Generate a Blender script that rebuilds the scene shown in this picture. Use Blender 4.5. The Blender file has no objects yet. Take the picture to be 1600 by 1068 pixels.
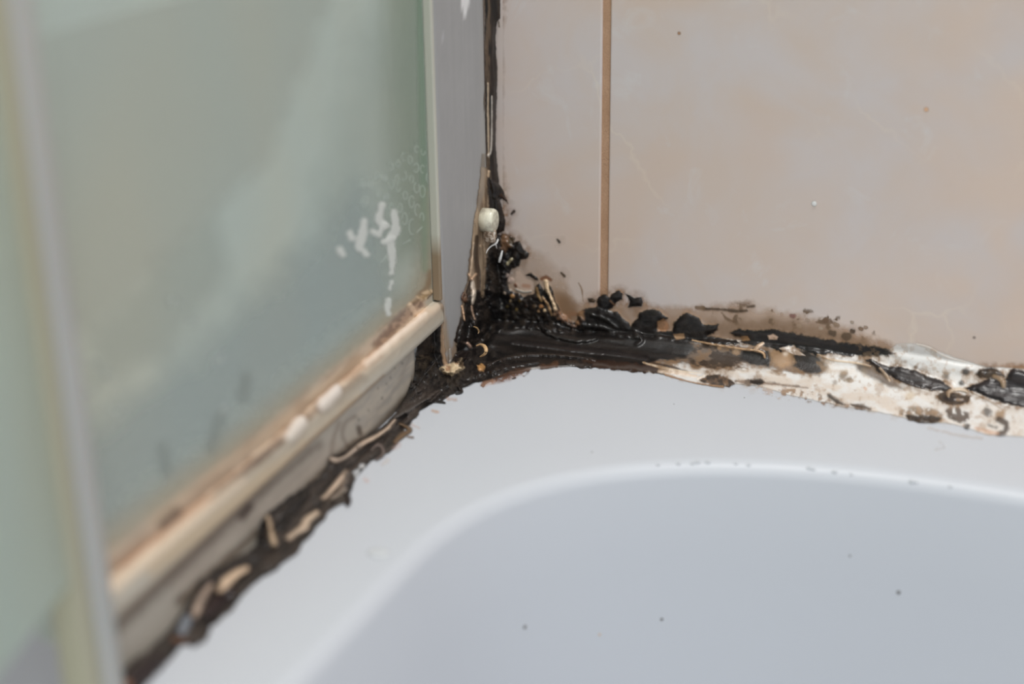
import bpy, bmesh, math, random
import numpy as np
from mathutils import Vector, Matrix
from mathutils.bvhtree import BVHTree
random.seed(7)
S = bpy.context.scene
COLL = S.collection

# ------------------------------------------------------------------ camera
# World (metres): origin = tub ledge / tiled wall / screen corner. +X along the tiled
# wall, -Y out of the wall along the shower screen, +Z up. Tub ledge is z = 0.
PITCH, PSI, ROLL = 0.37418842, 0.40222719, -0.0143542
FPX = 50 / 36 * 1600.0
F_ = np.array([-math.sin(PSI) * math.cos(PITCH), math.cos(PSI) * math.cos(PITCH), -math.sin(PITCH)])
_R = np.cross(F_, [0, 0, 1.0]); _R /= np.linalg.norm(_R); _U = np.cross(_R, F_)
R_ = _R * math.cos(ROLL) + _U * math.sin(ROLL)
U_ = _U * math.cos(ROLL) - _R * math.sin(ROLL)
C_ = np.array([0.20640715, -0.47086277, 0.19540815])
cd = bpy.data.cameras.new('camera'); cam = bpy.data.objects.new('camera', cd); COLL.objects.link(cam)
M4 = Matrix.Identity(4)
for i in range(3):
    M4[i][0] = R_[i]; M4[i][1] = U_[i]; M4[i][2] = -F_[i]; M4[i][3] = C_[i]
cam.matrix_world = M4
cd.lens = 50; cd.sensor_width = 36; cd.clip_start = 0.005; cd.clip_end = 20
cd.dof.use_dof = True; cd.dof.focus_distance = 0.506; cd.dof.aperture_fstop = 5.0
S.camera = cam

# ------------------------------------------------------------------ light
w = bpy.data.worlds.new('world'); S.world = w; w.use_nodes = True
bg = w.node_tree.nodes['Background']; bg.inputs[0].default_value = (0.96, 0.98, 1.0, 1); bg.inputs[1].default_value = 0.57

def area(name, loc, target, size, power, col=(1, 1, 1)):
    l = bpy.data.lights.new(name, 'AREA'); l.shape = 'RECTANGLE'; l.size = size[0]; l.size_y = size[1]
    l.energy = power; l.color = col
    o = bpy.data.objects.new(name, l); COLL.objects.link(o); o.location = loc
    o.rotation_euler = (Vector(target) - Vector(loc)).to_track_quat('-Z', 'Y').to_euler()
    return o
area('window_light', (0.95, -1.3, 1.5), (0.1, -0.1, 0), (1.0, 0.9), 9, (0.97, 0.99, 1.0))
area('ceiling_light', (0.30, -0.35, 1.9), (0.12, -0.12, 0), (0.30, 0.30), 17, (1.0, 0.98, 0.95))
S.view_settings.view_transform = 'Standard'; S.view_settings.look = 'None'
S.view_settings.exposure = 0.0; S.view_settings.gamma = 1.0
S.view_settings.use_curve_mapping = False

# ------------------------------------------------------------------ helpers
GAIN = 1.40
def s2l(c):
    c = np.asarray(c, dtype=float) / 255.0
    return np.where(c <= 0.04045, c / 12.92, ((c + 0.055) / 1.055) ** 2.4)
def alb(r, g, b, gain=GAIN):
    v = np.minimum(s2l((r, g, b)) * gain, 0.9)
    return (float(v[0]), float(v[1]), float(v[2]), 1.0)
def rays(px, py):
    px = np.asarray(px, dtype=float)[..., None]; py = np.asarray(py, dtype=float)[..., None]
    return F_ + R_ * (px - 800) / FPX + U_ * (534 - py) / FPX
def on(px, py, ax, v=0.0):
    r = rays(px, py); return Vector(C_ + r * (v - C_[ax]) / r[ax])
def project(P):
    d = np.asarray(P, dtype=float) - C_
    z = d @ F_
    return 800 + FPX * (d @ R_) / z, 534 - FPX * (d @ U_) / z

def link(name, me, m=None, parent=None):
    o = bpy.data.objects.new(name, me); COLL.objects.link(o)
    if m is not None:
        for k in (m if isinstance(m, (list, tuple)) else [m]): me.materials.append(k)
    if parent: o.parent = parent
    return o
def tag(o, label=None, cat=None, group=None, kind=None):
    if label: o['label'] = label
    if cat: o['category'] = cat
    if group: o['group'] = group
    if kind: o['kind'] = kind
    return o
def empty(name, loc=(0, 0, 0)):
    o = bpy.data.objects.new(name, None); COLL.objects.link(o); o.location = loc; o.empty_display_size = 0.01
    return o
def part(name, me, m, parent):
    o = link(name, me, m, parent)
    o.matrix_parent_inverse = Matrix.Translation(-parent.location) if parent.type == 'EMPTY' else Matrix.Identity(4)
    return o
def bm_me(name, bm, smooth=True):
    me = bpy.data.meshes.new(name)
    bmesh.ops.recalc_face_normals(bm, faces=bm.faces)
    bm.to_mesh(me); bm.free()
    if smooth: me.polygons.foreach_set('use_smooth', [True] * len(me.polygons))
    return me
def box_bm(bm, lo, hi, bev=0.0, seg=2, mi=0):
    vs = [bm.verts.new((x, y, z)) for x in (lo[0], hi[0]) for y in (lo[1], hi[1]) for z in (lo[2], hi[2])]
    fs = [bm.faces.new([vs[i] for i in q]) for q in ((0, 1, 3, 2), (4, 6, 7, 5), (0, 4, 5, 1), (2, 3, 7, 6), (0, 2, 6, 4), (1, 5, 7, 3))]
    bmesh.ops.recalc_face_normals(bm, faces=fs)
    for f in fs: f.material_index = mi
    if bev:
        es = list({e for f in fs for e in f.edges})
        r = bmesh.ops.bevel(bm, geom=es, offset=bev, segments=seg, affect='EDGES', profile=0.5)
        for f in r['faces']: f.material_index = mi
    return vs
def tube_me(pts, rad, name, n=10):
    """tapered tube through pts, capped"""
    pts = [Vector(p) for p in pts]
    fine = []; fr = []
    for i in range(len(pts) - 1):
        p0 = pts[max(i - 1, 0)]; p1 = pts[i]; p2 = pts[i + 1]; p3 = pts[min(i + 2, len(pts) - 1)]
        for k in range(6):
            t = k / 6
            fine.append(0.5 * ((2 * p1) + (-p0 + p2) * t + (2 * p0 - 5 * p1 + 4 * p2 - p3) * t * t + (-p0 + 3 * p1 - 3 * p2 + p3) * t ** 3))
            fr.append(rad[i] * (1 - t) + rad[i + 1] * t)
    fine.append(pts[-1]); fr.append(rad[-1])
    bm = bmesh.new(); rings = []
    up = Vector((0.3, 0.2, 1)).normalized()
    for i, p in enumerate(fine):
        d = (fine[min(i + 1, len(fine) - 1)] - fine[max(i - 1, 0)]).normalized()
        a = d.cross(up).normalized(); b = d.cross(a)
        rings.append([bm.verts.new(p + (a * math.cos(2 * math.pi * k / n) + b * math.sin(2 * math.pi * k / n)) * fr[i]) for k in range(n)])
    for i in range(len(rings) - 1):
        for k in range(n):
            bm.faces.new((rings[i][k], rings[i][(k + 1) % n], rings[i + 1][(k + 1) % n], rings[i + 1][k]))
    bm.faces.new(rings[0]); bm.faces.new(rings[-1])
    return bm_me(name, bm)

# node material builder
def mat(name, base=(0.8, 0.8, 0.8, 1), rough=0.5, **kw):
    m = bpy.data.materials.new(name); m.use_nodes = True
    b = m.node_tree.nodes['Principled BSDF']
    b.inputs['Base Color'].default_value = base; b.inputs['Roughness'].default_value = rough
    for k, v in kw.items(): b.inputs[k.replace('_', ' ')].default_value = v
    return m, m.node_tree, b
def nd(nt, typ, **kw):
    n = nt.nodes.new(typ)
    for k, v in kw.items(): setattr(n, k, v)
    return n
def noise_node(nt, scale, detail=4, rough=0.55, dist=0.0, vec=None):
    n = nd(nt, 'ShaderNodeTexNoise'); n.inputs['Scale'].default_value = scale; n.inputs['Detail'].default_value = detail
    n.inputs['Roughness'].default_value = rough; n.inputs['Distortion'].default_value = dist
    if vec is not None: nt.links.new(vec, n.inputs['Vector'])
    return n
def ramp(nt, fac, stops):
    r = nd(nt, 'ShaderNodeValToRGB'); nt.links.new(fac, r.inputs[0])
    e = r.color_ramp.elements
    while len(e) < len(stops): e.new(0.5)
    for k, (p, c) in enumerate(stops): e[k].position = p; e[k].color = c
    return r
def mixc(nt, fac, a, b, mode='MIX'):
    n = nd(nt, 'ShaderNodeMix', data_type='RGBA', blend_type=mode)
    for sock, v in ((n.inputs[0], fac), (n.inputs[6], a), (n.inputs[7], b)):
        if hasattr(v, 'links') or isinstance(v, bpy.types.NodeSocket): nt.links.new(v, sock)
        else: sock.default_value = v
    return n.outputs[2]
def bump(nt, b, h, strength, dist):
    n = nd(nt, 'ShaderNodeBump'); n.inputs['Strength'].default_value = strength; n.inputs['Distance'].default_value = dist
    nt.links.new(h, n.inputs['Height']); nt.links.new(n.outputs[0], b.inputs['Normal'])
def objco(nt):
    return nd(nt, 'ShaderNodeNewGeometry').outputs['Position']
def mapping(nt, vec, scale=(1, 1, 1), rot=(0, 0, 0), loc=(0, 0, 0)):
    n = nd(nt, 'ShaderNodeMapping'); nt.links.new(vec, n.inputs[0])
    n.inputs['Scale'].default_value = scale; n.inputs['Rotation'].default_value = rot; n.inputs['Location'].default_value = loc
    return n.outputs[0]
g1 = (0, 0, 0, 1); g2 = (1, 1, 1, 1)

# tile material: marbled pinkish beige
mTile, nt, b = mat('beige_marbled_tile', rough=0.3)
P = objco(nt)
n1 = noise_node(nt, 26, 5, .55, .6, P); n2 = noise_node(nt, 11, 3, .5, .3, mapping(nt, P, loc=(3.1, 0, 1.7)))
n3 = noise_node(nt, 60, 5, .6, .8, mapping(nt, P, loc=(1.1, 0, 5.7)))
f1 = ramp(nt, n1.outputs[0], [(.36, g1), (.66, g2)])
c1 = mixc(nt, f1.outputs[0], alb(178, 164, 154, 1.56), alb(177, 169, 166, 1.56))
f2 = ramp(nt, n2.outputs[0], [(.50, g1), (.72, g2)])
c2 = mixc(nt, f2.outputs[0], c1, alb(181, 161, 146, 1.56))
f3 = ramp(nt, n3.outputs[0], [(.60, g1), (.74, (.45, .45, .45, 1))])
c3 = mixc(nt, f3.outputs[0], c2, alb(183, 182, 181, 1.56))
# orange clouding of the glaze pattern further along the tile
sx = nd(nt, 'ShaderNodeSeparateXYZ'); nt.links.new(P, sx.inputs[0])
mr = nd(nt, 'ShaderNodeMapRange'); nt.links.new(sx.outputs[0], mr.inputs[0]); mr.inputs[1].default_value = .10; mr.inputs[2].default_value = .19
n4 = noise_node(nt, 22, 3, .5, .5, mapping(nt, P, loc=(8.3, 0, 2.2))); f4 = ramp(nt, n4.outputs[0], [(.44, g1), (.66, (.85, .85, .85, 1))])
mm = nd(nt, 'ShaderNodeMath', operation='MULTIPLY'); nt.links.new(f4.outputs[0], mm.inputs[0]); nt.links.new(mr.outputs[0], mm.inputs[1])
c4 = mixc(nt, mm.outputs[0], c3, alb(185, 166, 151, 1.56))
# fine pale veins
v = nd(nt, 'ShaderNodeTexVoronoi', feature='DISTANCE_TO_EDGE'); v.inputs['Scale'].default_value = 17
nv = noise_node(nt, 30, 4, .6, 0, P)
vm = nd(nt, 'ShaderNodeVectorMath', operation='MULTIPLY_ADD'); nt.links.new(nv.outputs['Color'], vm.inputs[0]); vm.inputs[1].default_value = (.03, .03, .03); nt.links.new(P, vm.inputs[2])
nt.links.new(vm.outputs[0], v.inputs['Vector'])
fv = ramp(nt, v.outputs[0], [(.0, (.22, .22, .22, 1)), (.016, g1)])
nm_ = noise_node(nt, 14, 2, .5, 0, mapping(nt, P, loc=(5, 2, 9))); fm = ramp(nt, nm_.outputs[0], [(.5, g1), (.62, g2)])
mv = nd(nt, 'ShaderNodeMath', operation='MULTIPLY'); nt.links.new(fv.outputs[0], mv.inputs[0]); nt.links.new(fm.outputs[0], mv.inputs[1])
c5 = mixc(nt, mv.outputs[0], c4, alb(205, 190, 172, 1.56))
nt.links.new(c5, b.inputs['Base Color'])
# grout
mGrout, nt, b = mat('brown_sandy_grout', rough=0.85)
P = objco(nt); n1 = noise_node(nt, 1500, 4, .7, 0, P); n2 = noise_node(nt, 60, 3, .6, 0, P)
c1 = mixc(nt, n1.outputs[0], alb(132, 104, 82, 1.7), alb(172, 140, 114, 1.7))
c2 = mixc(nt, ramp(nt, n2.outputs[0], [(.4, g1), (.7, (.5, .5, .5, 1))]).outputs[0], c1, alb(134, 102, 76, 1.6))
nt.links.new(c2, b.inputs['Base Color']); bump(nt, b, n1.outputs[0], .6, .0004)
# enamel tub
mTub, nt, b = mat('white_enamel', alb(203, 207, 213), rough=0.42)
P = objco(nt); n1 = noise_node(nt, 9, 3, .5, 0, P)
nt.links.new(mixc(nt, n1.outputs[0], alb(194, 198, 205, 1.07), alb(197, 201, 207, 1.07)), b.inputs['Base Color'])
# grey wall profile
mProf, nt, b = mat('grey_painted_aluminium', rough=0.42)
P = objco(nt); n1 = noise_node(nt, 1, 5, .6, 0, mapping(nt, P, scale=(300, 300, 22)))
nt.links.new(mixc(nt, n1.outputs[0], alb(137, 138, 141), alb(149, 150, 153)), b.inputs['Base Color'])
mPlas, nt, b = mat('translucent_white_vinyl', alb(172, 172, 168), rough=0.4, Subsurface_Weight=0.1)
mVin, nt, b = mat('yellowed_vinyl', alb(165, 162, 138), rough=0.4)
# frosted glass
def frosted(name, ca, cb, cg):
    m, nt, b = mat(name, rough=0.55, Transmission_Weight=0.36, IOR=1.3)
    P = objco(nt); n1 = noise_node(nt, 22, 4, .55, .4, mapping(nt, P, scale=(1, 1, .6))); n2 = noise_node(nt, 60, 4, .6, 0, P)
    n3 = noise_node(nt, 12, 2, .5, 0, mapping(nt, P, scale=(1, 1, .5), loc=(4, 4, 4)))
    c = mixc(nt, n1.outputs[0], ca, cb)
    c = mixc(nt, ramp(nt, n3.outputs[0], [(.42, g1), (.66, g2)]).outputs[0], c, cg)
    c = mixc(nt, ramp(nt, n2.outputs[0], [(.5, g1), (.8, (.12, .12, .12, 1))]).outputs[0], c, alb(178, 182, 176))
    nt.links.new(c, b.inputs['Base Color']); bump(nt, b, n2.outputs[0], .05, .0008)
    return m
mGlass = frosted('frosted_green_glass', alb(164, 171, 163, 1.88), alb(158, 170, 167, 1.88), alb(168, 171, 160, 1.88))
mGlass2 = frosted('frosted_green_glass_door', alb(166, 174, 166, 2.02), alb(160, 172, 164, 2.02), alb(164, 168, 152, 2.02))

# painted-attribute materials (pigment of mould, silicone and grime is stored per vertex)
def attr_mat(name, rough_dark, rough_light, alpha=True, bs=.25, coat=0.0, scale=900):
    m, nt, b = mat(name, rough=0.4)
    a = nd(nt, 'ShaderNodeAttribute', attribute_name='pigment')
    nt.links.new(a.outputs['Color'], b.inputs['Base Color'])
    P = objco(nt); n = noise_node(nt, scale, 4, .6, 0, P); n2 = noise_node(nt, 220, 3, .5, 0, P)
    lum = nd(nt, 'ShaderNodeSeparateColor'); nt.links.new(a.outputs['Color'], lum.inputs[0])
    r = nd(nt, 'ShaderNodeMapRange'); nt.links.new(lum.outputs[1], r.inputs[0]); r.inputs[2].default_value = .25
    r.inputs[3].default_value = rough_dark; r.inputs[4].default_value = rough_light
    ad = nd(nt, 'ShaderNodeMath', operation='MULTIPLY_ADD'); nt.links.new(n2.outputs[0], ad.inputs[0]); ad.inputs[1].default_value = .35
    nt.links.new(r.outputs[0], ad.inputs[2]); nt.links.new(ad.outputs[0], b.inputs['Roughness'])
    b.inputs['Specular IOR Level'].default_value = .36
    b.inputs['Coat Weight'].default_value = coat; b.inputs['Coat Roughness'].default_value = .12
    bump(nt, b, n.outputs[0], bs, .0003)
    if alpha: nt.links.new(a.outputs['Alpha'], b.inputs['Alpha'])
    return m
mGoo = attr_mat('mould_and_silicone', .16, .22, coat=.10)
mGrime = attr_mat('grimy_plastic', .4, .4, alpha=False, bs=.15)
mGlassFilm = attr_mat('limescale_and_brightness_film', .5, .5, bs=.0)

# ------------------------------------------------------------------ numpy noise and pigment maps
def vnoise(u, v, seed):
    rng = np.random.default_rng(seed); L = rng.random((256, 256), dtype=np.float32)
    iu = np.floor(u).astype(np.int32); iv = np.floor(v).astype(np.int32)
    fu = (u - iu).astype(np.float32); fv = (v - iv).astype(np.float32)
    fu = fu * fu * (3 - 2 * fu); fv = fv * fv * (3 - 2 * fv)
    a = L[iv & 255, iu & 255]; b_ = L[iv & 255, (iu + 1) & 255]; c = L[(iv + 1) & 255, iu & 255]; d = L[(iv + 1) & 255, (iu + 1) & 255]
    return (a * (1 - fu) + b_ * fu) * (1 - fv) + (c * (1 - fu) + d * fu) * fv
def fbm(u, v, seed, oct=4, g=.55):
    s = 0; a = 1.0; t = 0
    for k in range(oct):
        s = s + a * vnoise(u * 2 ** k + 17.3 * k, v * 2 ** k + 5.1 * k, seed + k); t += a; a *= g
    return s / t - .5
OX, OY, WX, WY = -70, -40, 2080, 1180      # map window around the traced area
gy, gx = np.mgrid[0:WY, 0:WX].astype(np.float32); gx += OX; gy += OY
NZ = {'f': fbm(gx / 7, gy / 7, 1) , 'm': fbm(gx / 18, gy / 18, 11), 'c': fbm(gx / 45, gy / 45, 21)}
def aniso(ang, lx, ly, seed, oct=4):
    c, s = math.cos(ang), math.sin(ang)
    return fbm((gx * c + gy * s) / lx, (-gx * s + gy * c) / ly, seed, oct)
AR = math.atan(.137); AL = math.atan2(-.9, 1)
NZ['ra'] = aniso(AR, 34, 5, 31); NZ['la'] = aniso(AL, 34, 6, 41); NZ['va'] = aniso(math.pi / 2, 40, 4, 51)
NZ['r2'] = aniso(AR, 16, 9, 61)

def ss(a, b_, x):
    t = np.clip((x - a) / (b_ - a), 0, 1); return t * t * (3 - 2 * t)

def deep(c):
    l = float(np.mean(c)); k = .26 + .74 * min(1.0, l / .24) - .10 * max(0.0, min(1.0, (l - .5) / .3))
    return c * k
class Map:
    def __init__(s, base=None):
        s.C = np.zeros((WY, WX, 3), np.float32); s.A = np.zeros((WY, WX), np.float32)
        s.H = np.zeros((WY, WX), np.float32); s.K = np.zeros((WY, WX), np.float32); s.ID = np.zeros((WY, WX), np.int16)
        if base is not None: s.C[:] = s2l(base) * GAIN; s.A[:] = 1
    def win(s, pts, m):
        p = np.array(pts, float)
        x0 = max(int(p[:, 0].min() - m - OX), 0); x1 = min(int(p[:, 0].max() + m - OX) + 2, WX)
        y0 = max(int(p[:, 1].min() - m - OY), 0); y1 = min(int(p[:, 1].max() + m - OY) + 2, WY)
        return slice(y0, y1), slice(x0, x1)
    def dist(s, pts, W, closed, rad=None):
        X = gx[W]; Y = gy[W]; D = np.full(X.shape, 1e9, np.float32); Rr = np.zeros_like(D); ins = np.zeros(X.shape, bool)
        n = len(pts); T = range(n if closed else n - 1)
        for i in T:
            (ax, ay), (bx, by) = pts[i][:2], pts[(i + 1) % n][:2]
            dx, dy = bx - ax, by - ay; l2 = dx * dx + dy * dy + 1e-9
            t = np.clip(((X - ax) * dx + (Y - ay) * dy) / l2, 0, 1)
            d = np.hypot(X - ax - t * dx, Y - ay - t * dy)
            if rad is not None:
                r = rad[i] * (1 - t) + rad[(i + 1) % n] * t
                q = d - r; u = q < D; D = np.where(u, q, D); Rr = np.where(u, r, Rr)
            else:
                D = np.minimum(D, d)
                if closed:
                    cnd = ((ay > Y) != (by > Y)) & (X < (bx - ax) * (Y - ay) / (by - ay + 1e-9) + ax); ins ^= cnd
        if rad is not None: return -D, Rr
        return np.where(ins, D, -D) if closed else D, None
    def put(s, W, m, col, a, col2, cf, ID):
        c = deep(s2l(col) * GAIN)
        if col2 is not None:
            t = ss(-.12, .12, NZ[cf][W])[..., None]; c = c * (1 - t) + deep(s2l(col2) * GAIN) * t
        k = (m * a)[..., None]
        s.C[W] = s.C[W] * (1 - k) + c * k; s.A[W] = s.A[W] * (1 - k[..., 0]) + k[..., 0]
        if ID: s.ID[W] = np.where(m > .15, ID, s.ID[W])
    def poly(s, pts, col, a=1, h=0, f=2., w=2., wf='f', thr=None, col2=None, cf='m', k=None, hp=8., bumpy=None, ID=0, under=False):
        """filled outline: f feather px, w edge raggedness px, thr=(field,lo,hi) breaks it up, h height mm, k fillet mm"""
        W = s.win(pts, f + abs(w) + 3)
        d, _ = s.dist(pts, W, True)
        d = d + NZ[wf][W] * 2 * w
        m = ss(-f, f, d)
        if thr: m = m * ss(thr[1], thr[2], NZ[thr[0]][W])
        if col is not None: s.put(W, m, col, a, col2, cf, ID)
        if h or bumpy:
            dome = np.sqrt(np.clip(d / hp, 0, 1)) if hp else 1.0
            hh = h * dome
            if bumpy:
                for (fld, amp) in bumpy: hh = hh + amp * dome * NZ[fld][W] * 2
            s.H[W] += (hh * np.clip(m * 1.0, 0, 1)).astype(np.float32)
        if k is not None: s.K[W] = s.K[W] * (1 - m) + k * m
    def line(s, pts, r, col, a=1, h=0, f=1.2, w=.6, wf='f', thr=None, col2=None, cf='m', ID=0):
        rad = r if isinstance(r, (list, tuple)) else [r] * len(pts)
        if len(rad) != len(pts): rad = list(np.interp(np.linspace(0, 1, len(pts)), np.linspace(0, 1, len(rad)), rad))
        if len(pts) > 2:                       # smooth the stroke
            P = np.array(pts, float); Q = []; q = []; n = len(P)
            for i in range(n - 1):
                p0, p1, p2, p3 = P[max(i - 1, 0)], P[i], P[i + 1], P[min(i + 2, n - 1)]
                for t in (0, .25, .5, .75):
                    Q.append(tuple(.5 * (2 * p1 + (p2 - p0) * t + (2 * p0 - 5 * p1 + 4 * p2 - p3) * t * t + (3 * p1 - p0 - 3 * p2 + p3) * t ** 3))); q.append(rad[i] * (1 - t) + rad[i + 1] * t)
            pts = Q + [tuple(P[-1])]; rad = q + [rad[-1]]
        W = s.win(pts, max(rad) + f + 3)
        d, Rr = s.dist(pts, W, False, rad)
        d = d + NZ[wf][W] * 2 * w
        m = ss(-f, f, d)
        if thr: m = m * ss(thr[1], thr[2], NZ[thr[0]][W])
        if col is not None: s.put(W, m, col, a, col2, cf, ID)
        if h:
            x = np.clip(1 - d / np.maximum(Rr, .5), 0, 1); s.H[W] += (h * np.sqrt(1 - x * x) * (d > 0)).astype(np.float32)
    def dot(s, x, y, r, col, a=1, h=0, f=1.2, **kw): s.line([(x, y), (x + .3, y)], r, col, a, h, f, **kw)
    def get(s, arr, px, py):
        x = np.clip(px - OX, 0, WX - 1.01); y = np.clip(py - OY, 0, WY - 1.01)
        ix = x.astype(int); iy = y.astype(int); fx = x - ix; fy = y - iy
        if arr.ndim == 3: fx = fx[..., None]; fy = fy[..., None]
        return (arr[iy, ix] * (1 - fx) + arr[iy, ix + 1] * fx) * (1 - fy) + (arr[iy + 1, ix] * (1 - fx) + arr[iy + 1, ix + 1] * fx) * fy

def set_pigment(me, rgba):
    at = me.color_attributes.new('pigment', 'FLOAT_COLOR', 'POINT')
    at.data.foreach_set('color', np.ascontiguousarray(rgba, dtype=np.float32).ravel())

# ------------------------------------------------------------------ setting
bm = bmesh.new()
XG = 0.0432          # grout line between the two tiles
GW = 0.0030
xs = [XG - .20 * 3, XG - .20 * 2, XG - .20, XG, XG + .20, XG + .40, XG + .60, XG + .80]
zs = [-.0, .30, .60]
for i in range(len(xs) - 1):
    for j in range(len(zs) - 1):
        box_bm(bm, (xs[i] + GW / 2, 0.0, zs[j] + (.0 if j == 0 else GW / 2)), (xs[i + 1] - GW / 2, .009, zs[j + 1] - GW / 2), .0007, 3, 0)
box_bm(bm, (xs[0], .0009, -.52), (xs[-1], .05, zs[-1]), 0, 1, 1)
me = bm_me('wall_back', bm, False)
tag(link('wall_back', me, [mTile, mGrout]), kind='structure', label='beige marbled tile wall with a brown vertical grout line')
bm = bmesh.new(); box_bm(bm, (-1.2, -2.6, -.54), (1.4, .05, -.50))
mFloor, nt, b = mat('floor_tile', (.45, .42, .38, 1), .5)
tag(link('floor', bm_me('floor', bm, False), mFloor), kind='structure')

# ------------------------------------------------------------------ bathtub
def rim_curve(n=360):
    """inner rim of the basin, counter-clockwise from above, quarter superellipses of the traced shape"""
    x0, x1, y0, y1 = .0492, .62, -.0725, -1.33
    out = []
    def quarter(cx, cy, sx, sy, ax, ay, e, m):
        q = []
        for i in range(m + 1):
            t = i / m * math.pi / 2
            q.append((cx + sx * ax * (1 - abs(math.cos(t)) ** (2 / e)) , cy + sy * ay * (1 - abs(math.sin(t)) ** (2 / e))))
        return q
    m = 60
    A = quarter(x0, y0, 1, -1, .150, .100, 2.4, m)      # t=0: u=0 (left side) -> v=ay ; t=90: u=ax, v=0
    B = quarter(x1, y0, -1, -1, .150, .100, 2.4, m)[::-1]
    Cq = quarter(x1, y1, -1, 1, .16, .18, 2.2, m)
    Dq = quarter(x0, y1, 1, 1, .16, .18, 2.2, m)[::-1]
    pts = A + B + Cq + Dq
    # resample evenly
    P_ = np.array(pts + [pts[0]]); d = np.r_[0, np.cumsum(np.hypot(*np.diff(P_, axis=0).T))]
    keep = np.r_[True, np.diff(d) > 1e-7]; P_ = P_[keep]; d = d[keep]
    s = np.linspace(0, d[-1], n, endpoint=False)
    return np.c_[np.interp(s, d, P_[:, 0]), np.interp(s, d, P_[:, 1])]
rc = rim_curve(); N = len(rc)
tan_ = np.roll(rc, -1, 0) - np.roll(rc, 1, 0); tan_ /= np.linalg.norm(tan_, axis=1)[:, None]
nrm = np.c_[tan_[:, 1], -tan_[:, 0]]; cen = rc.mean(0)
if np.sum((cen - rc) * nrm) < 0: nrm = -nrm
OXa, OXb, OYa, OYb = -.045, .70, 0.0, -1.45
def to_rect(p, grow=0.0):
    c = cen; d = p - c
    tx = ((OXb + grow) - c[0]) / d[0] if d[0] > 0 else ((OXa - grow) - c[0]) / d[0] if d[0] < 0 else 1e9
    ty = (OYa - c[1]) / d[1] if d[1] > 0 else ((OYb - grow) - c[1]) / d[1] if d[1] < 0 else 1e9
    return c + d * min(tx, ty)
rings = []
rect = np.array([to_rect(p) for p in rc])
rings.append([(x, y, -.50) for x, y in rect]); rings.append([(x, y, -.012) for x, y in rect]); rings.append([(x, y, -.003) for x, y in rect])
for t in (0.004,): rings.append([(x + (cx - x) * .02, y if abs(y) < 1e-6 else y, -0.0004) for (x, y), (cx, cy) in zip(rect, rc)])
for t in (.3, .6, .85): rings.append([((1 - t) * a[0] + t * c[0], (1 - t) * a[1] + t * c[1], 0.0) for a, c in zip(rect, rc - nrm * .0075)])
LR = .0065
for k in range(0, 9):   # rounded lip
    a = k / 8 * math.radians(74)
    rings.append([(p[0] + q[0] * (LR * math.sin(a) - .0058), p[1] + q[1] * (LR * math.sin(a) - .0058), -LR * (1 - math.cos(a))) for p, q in zip(rc, nrm)])
off0 = LR * math.sin(math.radians(74)) - .0058; z0 = -LR * (1 - math.cos(math.radians(74)))
for k in range(1, 13):
    z = z0 - k / 12 * .30; o = off0 + (k / 12) * .075
    rings.append([(p[0] + q[0] * o, p[1] + q[1] * o, z) for p, q in zip(rc, nrm)])
for k in range(1, 7):
    a = k / 6 * math.radians(80); o = off0 + .075 + .05 * math.sin(a) ; z = z0 - .30 - .05 * (1 - math.cos(a))
    rings.append([(p[0] + q[0] * o * 1.0, p[1] + q[1] * o, z) for p, q in zip(rc, nrm)])
bm = bmesh.new(); VR = [[bm.verts.new(p) for p in r] for r in rings]
for i in range(len(VR) - 1):
    for k in range(N): bm.faces.new((VR[i][k], VR[i][(k + 1) % N], VR[i + 1][(k + 1) % N], VR[i + 1][k]))
bm.faces.new(VR[-1])
tub_me = bm_me('bathtub', bm)
bvh = BVHTree.FromPolygons([v.co.copy() for v in tub_me.vertices], [list(p.vertices) for p in tub_me.polygons])
tub = link('bathtub', tub_me, mTub)
tag(tub, 'glossy white enamel bathtub with a rounded basin below its flat ledge', 'bathtub')
def tub_hit(px, py):
    d = Vector(rays(px, py)).normalized(); h = bvh.ray_cast(Vector(C_), d)
    n = h[1];  n = -n if n.dot(d) > 0 else n
    return h[0], n

# ------------------------------------------------------------------ shower screen
TILT = .060
def xt(y, off=0.0): return off + max(0.0, (-y - .049)) * TILT
scr = empty('shower_screen', (0, -.10, 0))
tag(scr, 'frosted green glass shower screen in grimy frame standing on the tub ledge', 'shower screen')

def prism_y(profile, y0, y1, ny, name, tilt=True, sub=None):
    """extrude an (x,z) profile along the screen line; dense so pigment can be stored"""
    bm = bmesh.new(); rows = []
    for j in range(ny + 1):
        y = y0 + (y1 - y0) * j / ny
        rows.append([bm.verts.new((x + (xt(y) if tilt else 0), y, z)) for x, z in profile])
    n = len(profile)
    for j in range(ny):
        for k in range(n): bm.faces.new((rows[j][k], rows[j][(k + 1) % n], rows[j + 1][(k + 1) % n], rows[j + 1][k]))
    bm.faces.new(rows[0]); bm.faces.new(rows[-1])
    return bm
def dense(pts, step):
    out = []
    for i in range(len(pts)):
        a = np.array(pts[i]); b_ = np.array(pts[(i + 1) % len(pts)]); m = max(1, int(np.linalg.norm(b_ - a) / step))
        for k in range(m): out.append(tuple(a + (b_ - a) * k / m))
    return out

# glass
bm = bmesh.new()
ya, yb, zb, zt = -.0465, -.266, .022, .45
vs = []
for (y, z) in ((ya, zb), (yb, zb), (yb, zt), (ya, zt)):
    vs.append((bm.verts.new((xt(y, -.0030), y, z)), bm.verts.new((xt(y, -.0075), y, z))))
bm.faces.new([v[0] for v in vs]); bm.faces.new([v[1] for v in vs][::-1])
for i in range(4): bm.faces.new((vs[i][0], vs[i][1], vs[(i + 1) % 4][1], vs[(i + 1) % 4][0]))
glass = part('glass_panel', bm_me('glass_panel', bm, False), mGlass, scr)
glass['label'] = 'frosted green glass'

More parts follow.
